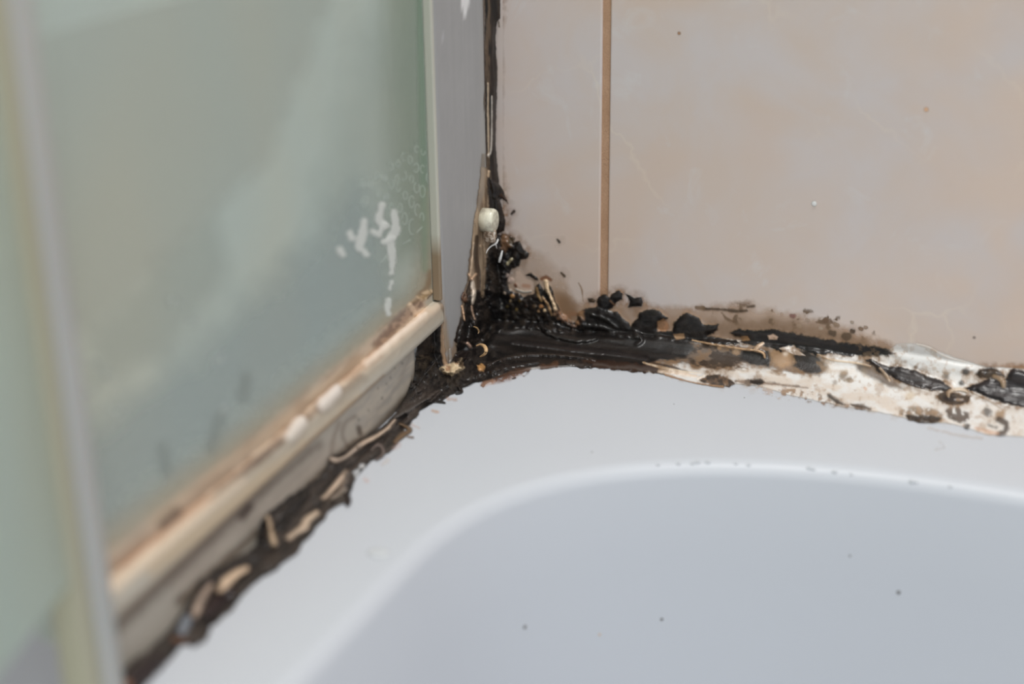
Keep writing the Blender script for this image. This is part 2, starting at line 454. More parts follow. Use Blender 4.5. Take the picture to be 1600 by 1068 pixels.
# bottom rail pigment map
RM = Map((170, 163, 150))
def scum(M_, top_only=False):
    M_.poly([(700, 440), (700, 475), (150, 940), (60, 930), (160, 868), (400, 676), (500, 592), (600, 510), (655, 462)], (160, 138, 118), .92, f=9, w=4, col2=(184, 166, 146), cf='la')
    M_.line([(672, 424), (668, 448), (655, 462)], 4, (130, 104, 76), .7, f=4, w=3)
    M_.line([(686, 462), (672, 470)], 9, (160, 156, 144), .8, f=6)
    M_.line([(680, 452), (664, 462), (640, 478)], [3, 5, 6], (150, 122, 84), .8, h=.2, f=3, w=4, wf='f', col2=(196, 172, 140), cf='f')
    M_.line([(655, 476), (625, 500), (590, 535)], [7, 9, 8], (122, 98, 84), .85, h=-.2, f=5, w=5, wf='m', col2=(152, 126, 106), cf='f')
    M_.line([(676, 458), (668, 466)], 1.2, (96, 74, 54), .8)
    M_.line([(640, 476), (652, 492), (660, 484)], 4, (205, 178, 150), .8, h=.4, f=3, w=2)
    M_.line([(664, 490), (645, 505), (615, 530), (585, 556), (570, 566)], [3, 4, 4, 5, 4], (214, 198, 182), .95, h=.5, f=3, w=2, wf='m')
    M_.line([(590, 545), (565, 570), (540, 590)], 4, (166, 138, 116), .45, f=6)
    M_.line([(565, 590), (535, 615), (500, 640)], [7, 8, 8], (100, 80, 68), .85, f=6, w=3, wf='m')
    M_.line([(525, 612), (508, 630)], [9, 11], (205, 196, 188), .95, h=.9, f=5, w=4, wf='m')
    M_.line([(487, 648), (480, 655)], [6, 6], (105, 84, 70), .7, f=6)
    M_.line([(468, 662), (455, 682)], [11, 10], (204, 195, 186), .95, h=.9, f=5, w=4, wf='m')
    M_.line([(440, 690), (400, 722), (370, 748), (330, 780)], [7, 7, 5, 5], (92, 72, 62), .85, f=6, w=3, wf='m')
    M_.line([(330, 780), (280, 815), (225, 855), (190, 880)], [6, 8, 7, 8], (158, 124, 100), .6, f=8)
    M_.line([(275, 800), (255, 818)], 9, (95, 80, 70), .7, f=6)
    M_.line([(560, 560), (500, 608), (420, 675), (340, 735), (240, 815)], 5, (186, 160, 128), .4, f=8)
    M_.line([(690, 490), (560, 600), (440, 708), (380, 762)], [4, 6, 8, 9], (172, 160, 142), .7, f=6)
    M_.line([(560, 618), (480, 690), (400, 758), (320, 822), (240, 885)], [3, 5, 10, 14, 12], (184, 158, 122), .6, f=12, w=4, wf='m')
    M_.line([(380, 752), (250, 858), (170, 925)], [7, 10, 12], (192, 176, 156), .8, f=7)
    M_.line([(600, 588), (500, 676), (400, 768), (300, 860), (190, 958)], [3, 3, 3, 4, 4], (136, 108, 80), .7, f=3)
    M_.line([(690, 476), (698, 495)], 3, (110, 88, 68), .6, f=2)
scum(RM)
prof = dense([(0.0, .0182), (.0006, .0196), (.0006, .0246), (.0002, .0258), (-.0008, .0266), (-.0035, .0268), (-.0070, .0270), (-.0080, .0278), (-.0088, .0274), (-.0088, .0182)], .0007)
bm = prism_y(prof, -.0478, -.2585, 320, 'bottom_rail')
me = bm_me('bottom_rail', bm)
co = np.array([v.co for v in me.vertices]); px, py = project(co)
nl = fbm(co[:, 1] / .004 + 50, co[:, 2] / .003 + co[:, 0] / .003 + 50, 77)
h = RM.get(RM.H, px, py) * .001
top = (co[:, 2] > .0255).astype(float); edge = ((co[:, 2] > .0186) & (co[:, 0] - np.maximum(0, -co[:, 1] - .049) * TILT > -.0075)).astype(float)
co[:, 2] += top * (h * 1.2 + nl * .0009); co[:, 0] += edge * (h * .5 + nl * .00025)
me.vertices.foreach_set('co', co.ravel())
col = RM.get(RM.C, px, py); set_pigment(me, np.c_[col, np.ones(len(col))])
o = part('bottom_rail', me, mGrime, scr); o['label'] = 'grimy beige plastic rail with brown scum and white lumps on top'

# skirt below the rail
SM = Map((162, 155, 144))
SM.poly([(640, 540), (655, 540), (650, 610), (560, 690), (540, 640)], (170, 161, 148), .8, f=8, w=5, wf='c', col2=(152, 146, 138), cf='la')
SM.line([(520, 700), (440, 770), (360, 830), (280, 905)], [10, 16, 18, 18], (150, 139, 128), .7, f=12, col2=(164, 153, 141), cf='la')
SM.line([(500, 692), (430, 750), (340, 830), (200, 962), (175, 985)], [4, 7, 9, 11, 11], (104, 88, 75), .75, f=9, w=3, wf='m')
SM.line([(390, 792), (378, 806)], [7, 7], (84, 64, 54), .9, f=5)
SM.line([(545, 700), (535, 680), (540, 660), (555, 650)], 2.5, (116, 102, 92), .7, f=4)
SM.line([(530, 660), (520, 690), (518, 710)], 3, (120, 104, 92), .6, f=4)
SM.line([(560, 668), (562, 676)], 4, (84, 68, 54), .8, f=3)
SM.line([(652, 540), (649, 590), (640, 615), (618, 640), (580, 680), (540, 700), (470, 770), (380, 850), (280, 940)], [2.5, 3, 5, 6, 6, 5, 5, 6, 8], (98, 80, 62), .8, f=5, w=3, wf='m')
SM.line([(640, 556), (622, 600), (590, 640)], 2, (122, 112, 104), .4, f=4)
for q in ((628, 567), (617, 575), (604, 600), (590, 606), (575, 640), (610, 590), (597, 622), (560, 655)): SM.dot(q[0], q[1], 1.6, (92, 82, 74), .7)
prof = dense([(-.0022, -.0005), (-.0022, .0184), (-.0062, .0184), (-.0062, -.0005)], .0009)
bm = prism_y(prof, -.0700, -.2585, 260, 'kick_strip')
me = bm_me('kick_strip', bm)
co = np.array([v.co for v in me.vertices]); px, py = project(co)
# its wall end is cut in a curve that runs back near the ledge
near = co[:, 1] > -.0860; zz = co[:, 2]
cut = -.0690 - .0085 * np.clip(1 - zz / .009, 0, 1) ** 2
co[:, 1] = np.where(near, co[:, 1] + (cut + .0700) * np.clip((co[:, 1] + .0860) / .016, 0, 1), co[:, 1])
px, py = project(co); nl = fbm(co[:, 1] / .010 + 50, co[:, 2] / .006 + 50, 99)
co[:, 0] += nl * .0006; me.vertices.foreach_set('co', co.ravel())
col = SM.get(SM.C, px, py); set_pigment(me, np.c_[col, np.ones(len(col))])
o = part('kick_strip', me, mGrime, scr); o['label'] = 'grey beige upright strip under the rail, stained brown along its edges'

# grey wall profile: U channel, its lip and a foot that narrows towards the ledge
PM = Map((146, 146, 146))
PM.poly([(676, -60), (676, 60), (690, 430), (660, 430), (660, -60)], (143, 142, 140), .6, f=2, w=1)
PM.poly([(755, -60), (750, 100), (752, 260), (748, 330), (770, 340), (780, -60)], (152, 151, 148), .8, f=3, w=3, wf='va')
PM.poly([(720, -60), (720, 10), (726, 27), (733, 10), (735, -60)], (214, 214, 214), 1, f=1, w=1)
PM.line([(725, 24), (727, 29)], 2, (80, 76, 72), .8)
PM.line([(691, 52), (692, 66)], [1.2, 1.8], (178, 179, 182), .8)
PM.line([(688, 450), (693, 500), (699, 545)], [2, 4, 5], (146, 128, 108), .9, f=3, w=2)
PM.line([(724, 500), (712, 545), (705, 560)], [5, 6, 8], (140, 120, 100), .9, f=3, w=2)
for k in range(26): PM.line([(random.uniform(690, 745), random.uniform(0, 480))] * 1 + [(0, 0)], .1, (1, 1, 1), 0)
bm = bmesh.new()
zt = .45
def prof_edges(z):   # y of the left and right side of the front face at height z
    yl = -.0478 - .0005 * (z < .02)
    yr = -.0060 - .0 * z
    t = max(0.0, min(1.0, (.058 - z) / .058))
    return yl, yr - .004 * t ** 1.2 * 0
nz = 160; rows = []
for j in range(nz + 1):
    z = (j / nz) ** 1.6 * zt
    yl, yr = prof_edges(z)
    ring = []
    for k in range(30):
        y = yl + (yr - yl) * k / 29
        e = min((y - yl), (yr - y)); x = -.0008 * max(0, 1 - e / .0012) ** 2
        ring.append(bm.verts.new((x, y, z)))
    ring.append(bm.verts.new((-.016, yr, z))); ring.append(bm.verts.new((-.016, yl, z)))
    rows.append(ring)
for j in range(nz):
    n = len(rows[0])
    for k in range(n): bm.faces.new((rows[j][k], rows[j][(k + 1) % n], rows[j + 1][(k + 1) % n], rows[j + 1][k]))
bm.faces.new(rows[0]); bm.faces.new(rows[-1])
me = bm_me('wall_profile', bm); co = np.array([v.co for v in me.vertices]); px, py = project(co)
st = fbm(co[:, 1] / .0009 + 90, co[:, 2] / .03 + 5, 123); st2 = fbm(co[:, 1] / .01 + 90, co[:, 2] / .02 + 5, 125)
col = PM.get(PM.C, px, py) * (1 + .10 * st + .10 * st2)[:, None]; set_pigment(me, np.c_[col, np.ones(len(col))])
mProfA = attr_mat('grey_profile_paint', .35, .35, alpha=False, bs=.05)
o = part('wall_profile', me, mProfA, scr); o['label'] = 'grey aluminium upright channel with paint chips'
# thin clear seal lip between glass and profile
bm = bmesh.new(); box_bm(bm, (-.0028, -.0497, .0272), (.0004, -.0478, .45), .0005, 2)
bmesh.ops.bisect_plane(bm, geom=bm.verts[:] + bm.edges[:] + bm.faces[:], plane_co=(0, 0, .0515), plane_no=(0, 0, 1))
bmesh.ops.bisect_plane(bm, geom=bm.verts[:] + bm.edges[:] + bm.faces[:], plane_co=(0, 0, .0435), plane_no=(0, 0, 1))
me = bm_me('seal_lip', bm, False); zc = np.array([v.co.z for v in me.vertices]); tt = np.clip((.0515 - zc) / .008, 0, 1)[:, None]
set_pigment(me, np.c_[s2l((172, 171, 160)) * GAIN * (1 - tt) + s2l((128, 112, 92)) * GAIN * tt, np.ones(len(zc))])
part('seal_lip', me, mGrime, scr)['label'] = 'pale vinyl seal lip between glass and grey channel'

# limescale, rings and scum on the glass, plus a painted diagonal brightness change
GM = Map()
GM.poly([(690, 440), (690, 475), (130, 940), (130, 850), (250, 760), (420, 640), (560, 520), (640, 455), (665, 400), (668, 300), (690, 300)], (170, 158, 136), .75, f=26, w=12, wf='c')
scum(GM)
GM.poly([(600, -60), (680, -60), (690, 380), (620, 400)], (126, 140, 124), .42, f=34, w=4, wf='va')
GM.line([(655, -60), (664, 420)], 5, (112, 140, 116), .35, f=5)
GM.poly([(560, 50), (640, 50), (660, 420), (600, 460), (500, 330)], (138, 150, 144), .15, f=50, w=20, wf='c')
GM.poly([(80, 720), (300, 560), (560, 300), (620, 460), (380, 660), (140, 860)], (152, 162, 162), .45, f=45, w=20, wf='c')
GM.poly([(140, 520), (240, 420), (335, 330), (360, 420), (250, 560), (150, 600)], (140, 146, 140), .20, f=25, w=10, wf='c')  # dimmer side of the diagonal brightness change, painted as a film tone
# pale side of the glass's diagonal brightness change, light painted into the film
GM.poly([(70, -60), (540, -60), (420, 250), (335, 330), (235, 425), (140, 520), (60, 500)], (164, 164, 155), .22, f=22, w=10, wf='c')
W_ = (206, 209, 204)
for pts, r in (([(597, 320), (592, 345), (604, 352)], [5, 6, 5]), ([(615, 330), (618, 360), (610, 375), (613, 400), (612, 426)], [5, 7, 8, 6, 4]),
               ([(600, 378), (615, 372)], 5), ([(570, 345), (565, 370), (562, 385)], [5, 8, 7]), ([(547, 365), (550, 372)], [5, 5]), ([(582, 362), (592, 366), (600, 350)], 4),
               ([(568, 392), (572, 397)], 5), ([(536, 398), (530, 390)], 5), ([(607, 470), (606, 490)], [5, 4]), ([(612, 440), (609, 450)], 3)):
    GM.line(pts, r, W_, .85, h=.12, f=2.5, w=3, wf='f')
rng = random.Random(5)
rings_ = [(651, 293, 4, 8), (660, 299, 4, 9), (643, 315, 4, 9), (652, 328, 4, 9), (644, 354, 5, 12), (632, 342, 4, 9), (620, 280, 3, 6), (631, 275, 4, 7), (611, 288, 4, 7), (622, 294, 3, 6),
          (650, 262, 4, 7), (641, 250, 3, 6), (631, 245, 3, 6), (622, 256, 3, 5), (610, 260, 4, 6), (651, 233, 3, 5), (661, 237, 3, 5), (669, 220, 2, 4), (660, 264, 3, 6), (643, 280, 3, 6),
          (568, 287, 5, 7), (590, 275, 4, 6), (600, 278, 4, 5), (612, 325, 4, 7), (625, 325, 3, 7), (592, 303, 4, 6), (603, 308, 4, 6), (570, 315, 5, 7), (580, 288, 4, 6), (633, 305, 3, 6), (659, 340, 3, 7), (668, 278, 2, 7)]
for (x, y, a, b_) in rings_:
    pts = [(x + a * math.cos(t * math.pi / 5), y + b_ * math.sin(t * math.pi / 5)) for t in range(11)]
    s_ = rng.randint(0, 9); L_ = rng.randint(7, 11); pts = [pts[(s_ + k) % 10] for k in range(L_)]
    bl = max(0, (640 - x) / 60)
    GM.line(pts, .7 + bl * .4, (182, 192, 184), .55, h=.06, f=1.0 + bl, w=.3)
    if bl > .5: GM.dot(x, y, a * .8, (186, 196, 190), .35, f=3)
for (x, y) in ((340, 560), (150, 565), (165, 585), (180, 640), (300, 500), (350, 640), (270, 470), (140, 610)): GM.dot(x, y, 8, (176, 182, 178), .35, f=7)
for pts in ([(652, 362), (659, 355)], [(640, 375), (630, 380)], [(595, 410), (604, 400)]): GM.line(pts, 1, (190, 198, 190), .6)
for pts in ([(330, 700), (345, 650)], [(260, 735), (255, 700)], [(380, 620), (385, 590)]): GM.line(pts, 8, (128, 134, 128), .5, f=9)

def film(gm, planefn, y0, y1, z0, z1, ny, nz, off, name):
    Y, Z = np.meshgrid(np.linspace(y0, y1, ny), np.linspace(z0, z1, nz)); X = np.vectorize(planefn)(Y) + off
    co = np.stack([X, Y, Z], -1).reshape(-1, 3); px, py = project(co)
    A = gm.get(gm.A, px, py); inside = (px > OX + 2) & (px < OX + WX - 2) & (py > OY + 2) & (py < OY + WY - 2)
    A = np.where(inside, A, A); C = gm.get(gm.C, px, py) / np.maximum(A, 1e-3)[:, None]
    co[:, 0] += np.maximum(gm.get(gm.H, px, py), 0) * .001
    idx = np.arange(ny * nz).reshape(nz, ny)
    q = np.stack([idx[:-1, :-1], idx[:-1, 1:], idx[1:, 1:], idx[1:, :-1]], -1).reshape(-1, 4)
    q = q[(A[q].max(1) > .02)]
    us, inv = np.unique(q, return_inverse=True); q = inv.reshape(-1, 4)
    me = bpy.data.meshes.new(name); me.from_pydata(co[us].tolist(), [], q.tolist()); me.update()
    me.polygons.foreach_set('use_smooth', [True] * len(me.polygons))
    set_pigment(me, np.c_[C[us], A[us]])
    return me
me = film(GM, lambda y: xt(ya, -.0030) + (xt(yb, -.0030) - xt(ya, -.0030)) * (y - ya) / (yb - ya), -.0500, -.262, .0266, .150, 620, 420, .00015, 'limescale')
o = part('limescale', me, mGlassFilm, scr); o['label'] = 'white limescale blotches, dried drop rings, brown scum line and painted diagonal brightness on the glass'

# ------------------------------------------------------------------ hinged door leaf nearest the camera
door = empty('shower_door', (.015, -.258, 0))
tag(door, 'out of focus frosted glass leaf with pale vinyl edge at far left', 'shower door')
dirx, diry = math.sin(math.radians(16)), -math.cos(math.radians(16))
def leaf(name, a0, a1, t0, t1, z0, z1, m, bev=.0005):
    bm = bmesh.new(); box_bm(bm, (a0, t0, z0), (a1, t1, z1), bev, 2)
    for v in bm.verts:
        a, t, z = v.co; v.co = (.0135 + dirx * a + diry * -0 + (-diry) * t, -.2580 + diry * a + dirx * t, z)
    return part(name, bm_me(name, bm), m, door)
leaf('glass_panel', .004, .30, -.0025, .0025, .0405, .45, mGlass2)['label'] = 'frosted green glass'
leaf('edge_seal', -.0045, .0045, -.0040, .0040, .002, .45, mPlas, .001)['label'] = 'whitish vinyl edge strip'
leaf('yellowed_strip', .0045, .0120, -.0030, .0030, .002, .45, mVin, .0008)['label'] = 'yellowed inner strip'

# ------------------------------------------------------------------ silicone beads and mould
G = Map()
BK = (40, 36, 35); BK2 = (56, 50, 47); BR = (92, 72, 54); TN = (172, 150, 128); SIL = (211, 209, 206); DB = (62, 48, 38)
# halo stains on tile and ledge
G.poly([(790, 430), (830, 440), (880, 445), (900, 470), (935, 480), (1000, 478), (1040, 480), (1100, 478), (1170, 478), (1240, 488), (1330, 515), (1400, 545), (1380, 560), (1100, 540), (860, 520), (790, 500)], (176, 150, 126), .5, f=9, w=9, wf='m')
G.poly([(1100, 505), (1200, 495), (1270, 505), (1350, 530), (1390, 545), (1300, 545), (1150, 530)], (126, 98, 72), .5, f=10, w=9, wf='m')
G.poly([(865, 450), (900, 475), (900, 500), (860, 495), (850, 460)], (132, 98, 66), .65, f=9, w=6, wf='m')
G.poly([(1545, 572), (1620, 570), (1900, 624), (1900, 640), (1620, 590), (1540, 588)], (160, 120, 84), .7, f=6, w=3)
G.poly([(790, 380), (850, 400), (880, 445), (850, 470), (790, 450)], (184, 164, 146), .4, f=12, w=8, wf='m')
# speckled discolouration on the tile
G.poly([(1085, 478), (1170, 476), (1260, 486), (1350, 505), (1366, 520), (1320, 536), (1200, 510), (1140, 505)], (112, 90, 68), .8, f=6, w=6, thr=('m', .10, .22), wf='m')
G.line([(1100, 482), (1122, 483), (1135, 484), (1150, 486), (1166, 485)], [1.5, 1.5, 2.2, 2.6, 2], (86, 66, 46), .85, f=2, w=2)
G.line([(1128, 488), (1135, 497), (1148, 503)], [1.5, 2.5, 1.5], (110, 84, 58), .7, f=2, w=2)
G.line([(1088, 480), (1098, 481)], 3, (120, 94, 66), .7, f=2, w=2)
G.line([(1168, 479), (1178, 478)], 1.8, (90, 72, 56), .8, f=2)

# silicone body behind the black (right bead)
RB = [(776, 505), (850, 505), (905, 520), (1000, 520), (1080, 528), (1180, 532), (1262, 540), (1340, 552), (1395, 545), (1440, 552), (1490, 562), (1540, 572), (1600, 576), (1960, 640),
      (1960, 790), (1600, 682), (1575, 680), (1540, 678), (1512, 668), (1480, 660), (1440, 658), (1405, 650), (1360, 641), (1310, 633), (1260, 622), (1215, 612), (1185, 602), (1150, 600),
      (1115, 602), (1075, 595), (1040, 583), (985, 576), (925, 570), (870, 572), (800, 582), (740, 592), (700, 600), (740, 560)]
G.poly(RB, SIL, 1, h=.25, f=1.8, w=2, wf='m', col2=(207, 201, 194), cf='r2', k=16, hp=14, bumpy=[('ra', .12)])
G.poly([(1400, 538), (1432, 537), (1460, 547), (1520, 567), (1540, 575), (1500, 585), (1430, 575), (1385, 552)], (206, 206, 204), .75, h=.25, f=2, w=2, wf='m', hp=5)
G.line([(1432, 537), (1450, 542), (1463, 549)], [1.2, 1.8, 1], (205, 198, 190), .9, h=.5)
G.line([(1463, 549), (1480, 558), (1512, 566)], [1, 1.5, .8], (196, 188, 180), .8, h=.4)
G.poly([(1180, 598), (1260, 612), (1300, 634), (1265, 626), (1215, 622), (1175, 606)], (190, 172, 160), .5, f=3, w=3, thr=('f', -.05, .12))
# warm tint and dirt on the silicone
G.poly([(1000, 560), (1200, 575), (1330, 600), (1460, 635), (1500, 655), (1380, 645), (1200, 605), (1050, 590)], (192, 174, 156), .4, f=12, w=10, wf='r2', thr=('r2', -.25, .25))
G.poly([(1080, 480), (1080, 481), (1082, 480)], BK, 0)
# brown mottled transition, middle of the bead
G.poly([(1000, 522), (1190, 540), (1260, 548), (1280, 580), (1240, 585), (1190, 572), (1130, 574), (1080, 572), (1000, 570)], (78, 58, 42), .9, f=6, w=12, wf='r2', col2=(120, 92, 66), cf='r2')
G.poly([(1060, 530), (1175, 545), (1200, 560), (1160, 572), (1100, 568), (1060, 562)], (52, 42, 36), .85, f=7, w=14, wf='r2', thr=('r2', -.12, .1))
G.poly([(1160, 545), (1200, 545), (1212, 560), (1200, 572), (1172, 570), (1158, 560)], (34, 30, 28), .95, f=4, w=5, wf='m')
G.poly([(1232, 550), (1262, 546), (1280, 560), (1292, 574), (1280, 586), (1258, 580), (1240, 570)], (44, 36, 32), .95, f=5, w=6, wf='m')
G.poly([(1200, 545), (1235, 545), (1240, 565), (1225, 575), (1205, 566)], (168, 134, 98), .6, f=5, w=5, wf='m')
# smooth glossy black trough from the corner along the wall
G.poly([(772, 495), (800, 492), (860, 505), (900, 512), (960, 518), (1030, 525), (1075, 530), (1085, 545), (1070, 560), (1030, 562), (1000, 572), (925, 568), (870, 572), (835, 576), (790, 586), (752, 596), (720, 604), (700, 590), (730, 560)],
       (36, 33, 32), 1, h=.2, f=2.5, w=4, wf='m', col2=(48, 42, 39), cf='ra', hp=20, bumpy=[('ra', .05), ('m', .08)])
G.line([(800, 534), (850, 540), (900, 546), (960, 552), (1010, 560)], [3, 4, 4, 4, 3], (58, 52, 52), .6, h=.5, f=3, w=1)
# brown fringes at the ledge
G.poly([(752, 592), (800, 578), (870, 566), (875, 573), (835, 577), (810, 586), (770, 594), (755, 602)], (96, 66, 48), .8, h=.1, f=2.5, w=6, wf='f')
G.poly([(905, 560), (985, 566), (1045, 575), (1040, 583), (960, 577), (915, 573)], (70, 48, 36), .95, h=.35, f=1.5, w=4, wf='f', hp=4)
G.poly([(880, 563), (900, 560), (925, 568), (925, 574), (905, 574), (885, 570)], (58, 50, 46), .95, h=.5, f=1.2, w=3, hp=4)
G.line([(1020, 567), (1050, 573), (1075, 581)], [1.2, 2.5, 1], (70, 50, 36), .9, h=.3, f=2, w=2)
G.line([(1030, 580), (1060, 582), (1090, 588), (1104, 592)], [2, 3, 2, 1], (212, 194, 176), .9, h=.5, f=2, w=2)
G.line([(1005, 566), (1035, 574), (1070, 580), (1095, 583)], [1, 1.5, 1, .6], (226, 208, 184), .9, h=.4, f=1.2)
G.poly([(1092, 592), (1105, 586), (1125, 584), (1140, 592), (1147, 598), (1140, 604), (1118, 602), (1098, 598)], (104, 82, 66), .97, h=.8, f=1.6, w=3, hp=5, col2=(66, 54, 46), cf='f')
G.line([(1040, 585), (1070, 594), (1100, 600), (1130, 604)], [1.2, 1, 1, 1.4], (150, 118, 92), .9, h=.3)
G.line([(1090, 592), (1098, 588), (1106, 583)], [1, 1.8, 1], (240, 228, 214), .9, h=.5)
G.line([(1150, 595), (1172, 597), (1190, 598), (1230, 602), (1262, 606)], [2, 5, 3, 2, 1.2], (120, 96, 78), .8, h=.3, f=2, w=2, col2=(80, 62, 50), cf='f')
G.poly([(1170, 593), (1188, 591), (1196, 597), (1188, 602), (1174, 600)], (44, 38, 36), .95, h=.5, f=1.8, w=3, hp=4)
G.poly([(1215, 610), (1250, 608), (1272, 612), (1300, 625), (1340, 634), (1360, 641), (1310, 634), (1240, 622)], (124, 98, 78), .75, f=3, w=5, wf='f', thr=('f', -.12, .08), h=.2)
G.line([(1296, 618), (1305, 625), (1318, 632)], [3, 4, 2], (60, 50, 44), .9, h=.5, f=2.5, w=2)
G.line([(1330, 632), (1345, 634), (1360, 639)], [2, 3.5, 1.5], (80, 64, 52), .9, h=.3, f=2, w=2)

# ---- black upper mass on the wall side of the bead
def black(pts, h=.8, f=1.6, w=3, c=BK, c2=BK2, cf='f', hp=7, bumpy=(('f', .22), ('ra', .08), ('m', .3)), ID=0, a=1, wf='f'):
    G.poly(pts, c, a, h=h, f=f, w=w, wf=wf, col2=c2, cf=cf, hp=hp, bumpy=list(bumpy), ID=ID)
black([(900, 500), (903, 488), (912, 482), (925, 480), (934, 478), (950, 483), (964, 487), (976, 498), (985, 508), (992, 500), (1000, 488), (1015, 483), (1030, 486), (1042, 497), (1030, 503), (1027, 514), (1050, 517),
       (1053, 503), (1062, 493), (1073, 489), (1088, 494), (1099, 505), (1103, 508), (1123, 506), (1121, 516), (1105, 525), (1125, 528), (1150, 530), (1160, 538), (1100, 538), (1060, 532), (1000, 526), (940, 522), (905, 520)], h=1.1)
black([(1140, 520), (1150, 514), (1180, 515), (1215, 514), (1250, 521), (1290, 529), (1325, 536), (1365, 540), (1385, 543), (1398, 552), (1385, 557), (1355, 556), (1330, 557), (1295, 553), (1275, 555), (1256, 548), (1240, 541), (1222, 550), (1198, 542), (1165, 538), (1150, 535), (1165, 528), (1150, 526)],
      h=.6, f=2.4, w=4, cf='ra', bumpy=(('f', .2), ('ra', .12), ('m', .2)))
G.poly([(1340, 540), (1380, 543), (1398, 552), (1380, 556), (1340, 556)], (104, 84, 64), .6, f=3, w=5, thr=('f', -.05, .1))
G.poly([(1200, 524), (1208, 522), (1216, 526), (1214, 530), (1202, 530)], (206, 178, 158), .95, h=.2, f=1.5, w=1)
G.poly([(1218, 544), (1232, 540), (1245, 547), (1258, 555), (1240, 553)], (238, 230, 222), 1, h=.3, f=1.2, w=1)
G.poly([(1158, 526), (1168, 525), (1172, 531), (1160, 532)], (150, 112, 70), .9, f=1.5, w=1)
G.poly([(1028, 503), (1036, 499), (1044, 503), (1046, 512), (1040, 517), (1028, 517)], (170, 124, 92), .95, h=-.5, f=2, w=2)
G.poly([(1052, 523), (1068, 521), (1070, 528), (1056, 530)], (168, 136, 104), .8, h=-.2, f=2, w=2)
# around the foot of the grout line
black([(932, 478), (934, 464), (940, 459), (947, 459), (952, 464), (958, 457), (966, 454), (973, 459), (972, 467), (964, 472), (957, 481), (950, 487), (936, 488)], h=.8, w=2.5)
G.line([(954, 470), (960, 476)], 1.5, (120, 86, 60), .7, f=1.5)
black([(976, 458), (985, 461), (991, 465), (1002, 464), (1004, 471), (1002, 478), (992, 479), (982, 480), (984, 470)], h=.9, w=1.5, ID=1)
black([(918, 466), (925, 465), (931, 469), (928, 473), (920, 472)], h=.3, w=1.5, c=(70, 58, 46), c2=(100, 80, 60), ID=2)

# ---- corner mass
black([(756, 372), (788, 366), (800, 378), (812, 376), (818, 388), (827, 395), (825, 403), (814, 406), (811, 416), (800, 420), (796, 430), (792, 440), (797, 452), (818, 462), (836, 458), (836, 448), (842, 440), (833, 434),
       (822, 430), (830, 426), (838, 432), (846, 446), (850, 452), (856, 442), (862, 450), (868, 470), (874, 484), (890, 500), (912, 505), (912, 520), (880, 520), (800, 512), (770, 520), (740, 548), (728, 540),
       (735, 500), (752, 470), (757, 420)], h=1.3, w=2.5, hp=10, bumpy=(('f', .9), ('m', .8)), c=(38, 35, 35), c2=(60, 52, 46), cf='f')
G.poly([(783, 362), (795, 366), (797, 384), (790, 394), (783, 388)], (118, 88, 64), .95, h=.2, f=2.5, w=3)
G.poly([(796, 368), (806, 372), (800, 384), (794, 380)], (86, 68, 44), .9, f=2, w=3)
for (x, y, r, c) in ((799, 437, 5, (190, 166, 152)), (793, 430, 3, (176, 156, 146)), (806, 445, 3, (120, 70, 46)), (801, 462, 3, (150, 112, 70)), (798, 452, 2, (200, 190, 176)), (812, 470, 2.2, (96, 74, 40)), (822, 478, 2, (70, 44, 30)),
                     (788, 458, 1.6, (190, 170, 150)), (835, 478, 2.4, (90, 72, 52)), (792, 479, 2.2, (98, 84, 50)), (807, 483, 2, (120, 100, 60)), (846, 478, 3, (150, 104, 60)), (841, 486, 2.2, (200, 160, 120)), (851, 484, 1.8, (220, 190, 150)),
                     (797, 470, 1.6, (150, 130, 100)), (865, 491, 2.5, (150, 120, 96)), (784, 474, 1.2, (180, 170, 160))):
    G.dot(x, y, r, c, .9, h=.3, f=1.5, w=2)
G.poly([(806, 424), (813, 420), (820, 432), (834, 440), (834, 452), (822, 454), (810, 448), (804, 436)], (186, 164, 148), .97, h=-.7, f=2, w=2)
G.line([(818, 446), (826, 447)], 3, (160, 112, 84), .6, f=2)
G.line([(806, 452), (818, 456), (830, 455)], [1.5, 2, 1], (150, 146, 138), .8, h=.5)
G.line([(846, 436), (852, 434), (861, 437)], [2, 4, 2], (130, 86, 58), .85, f=2, w=2)
G.line([(853, 440), (855, 452), (862, 466), (868, 484)], [4, 2.5, 2, 2.5], (206, 180, 148), .95, h=.7, f=1.4, w=1.5)
G.line([(848, 464), (856, 476), (862, 492)], [1.5, 2, 1.5], (150, 120, 88), .9, h=.4)
G.line([(838, 450), (842, 462), (846, 470)], [2, 2, 1.5], (140, 112, 76), .8, h=.2)
G.poly([(868, 486), (890, 488), (910, 484), (912, 498), (900, 508), (880, 506), (872, 496)], (140, 104, 78), .85, f=4, w=4, thr=('f', -.15, .05))
G.line([(870, 486), (878, 500), (896, 512)], 2, (58, 46, 38), .8, h=.3, f=2)
G.line([(842, 500), (850, 514), (868, 524), (900, 530), (930, 528)], [3, 4, 5, 6, 4], (52, 48, 46), .9, h=1.0, f=2, w=2)
G.line([(905, 496), (915, 508), (940, 512), (970, 522), (1000, 528)], [3, 4, 4, 4, 2], (48, 44, 43), .8, h=.8, f=2, w=2)
G.line([(925, 492), (945, 498), (965, 512)], [2, 3, 2], (58, 55, 52), .8, h=.7, f=2, w=2)
G.line([(768, 452), (772, 474), (776, 492)], [8, 9, 6], (46, 43, 44), .7, h=1.0, f=3, w=2)
G.line([(790, 440), (786, 420), (790, 400)], [5, 6, 4], (40, 36, 36), .6, h=.8, f=3, w=2)
G.line([(800, 404), (793, 412)], [1.6, 2.2], (160, 150, 120), .8, h=.4)
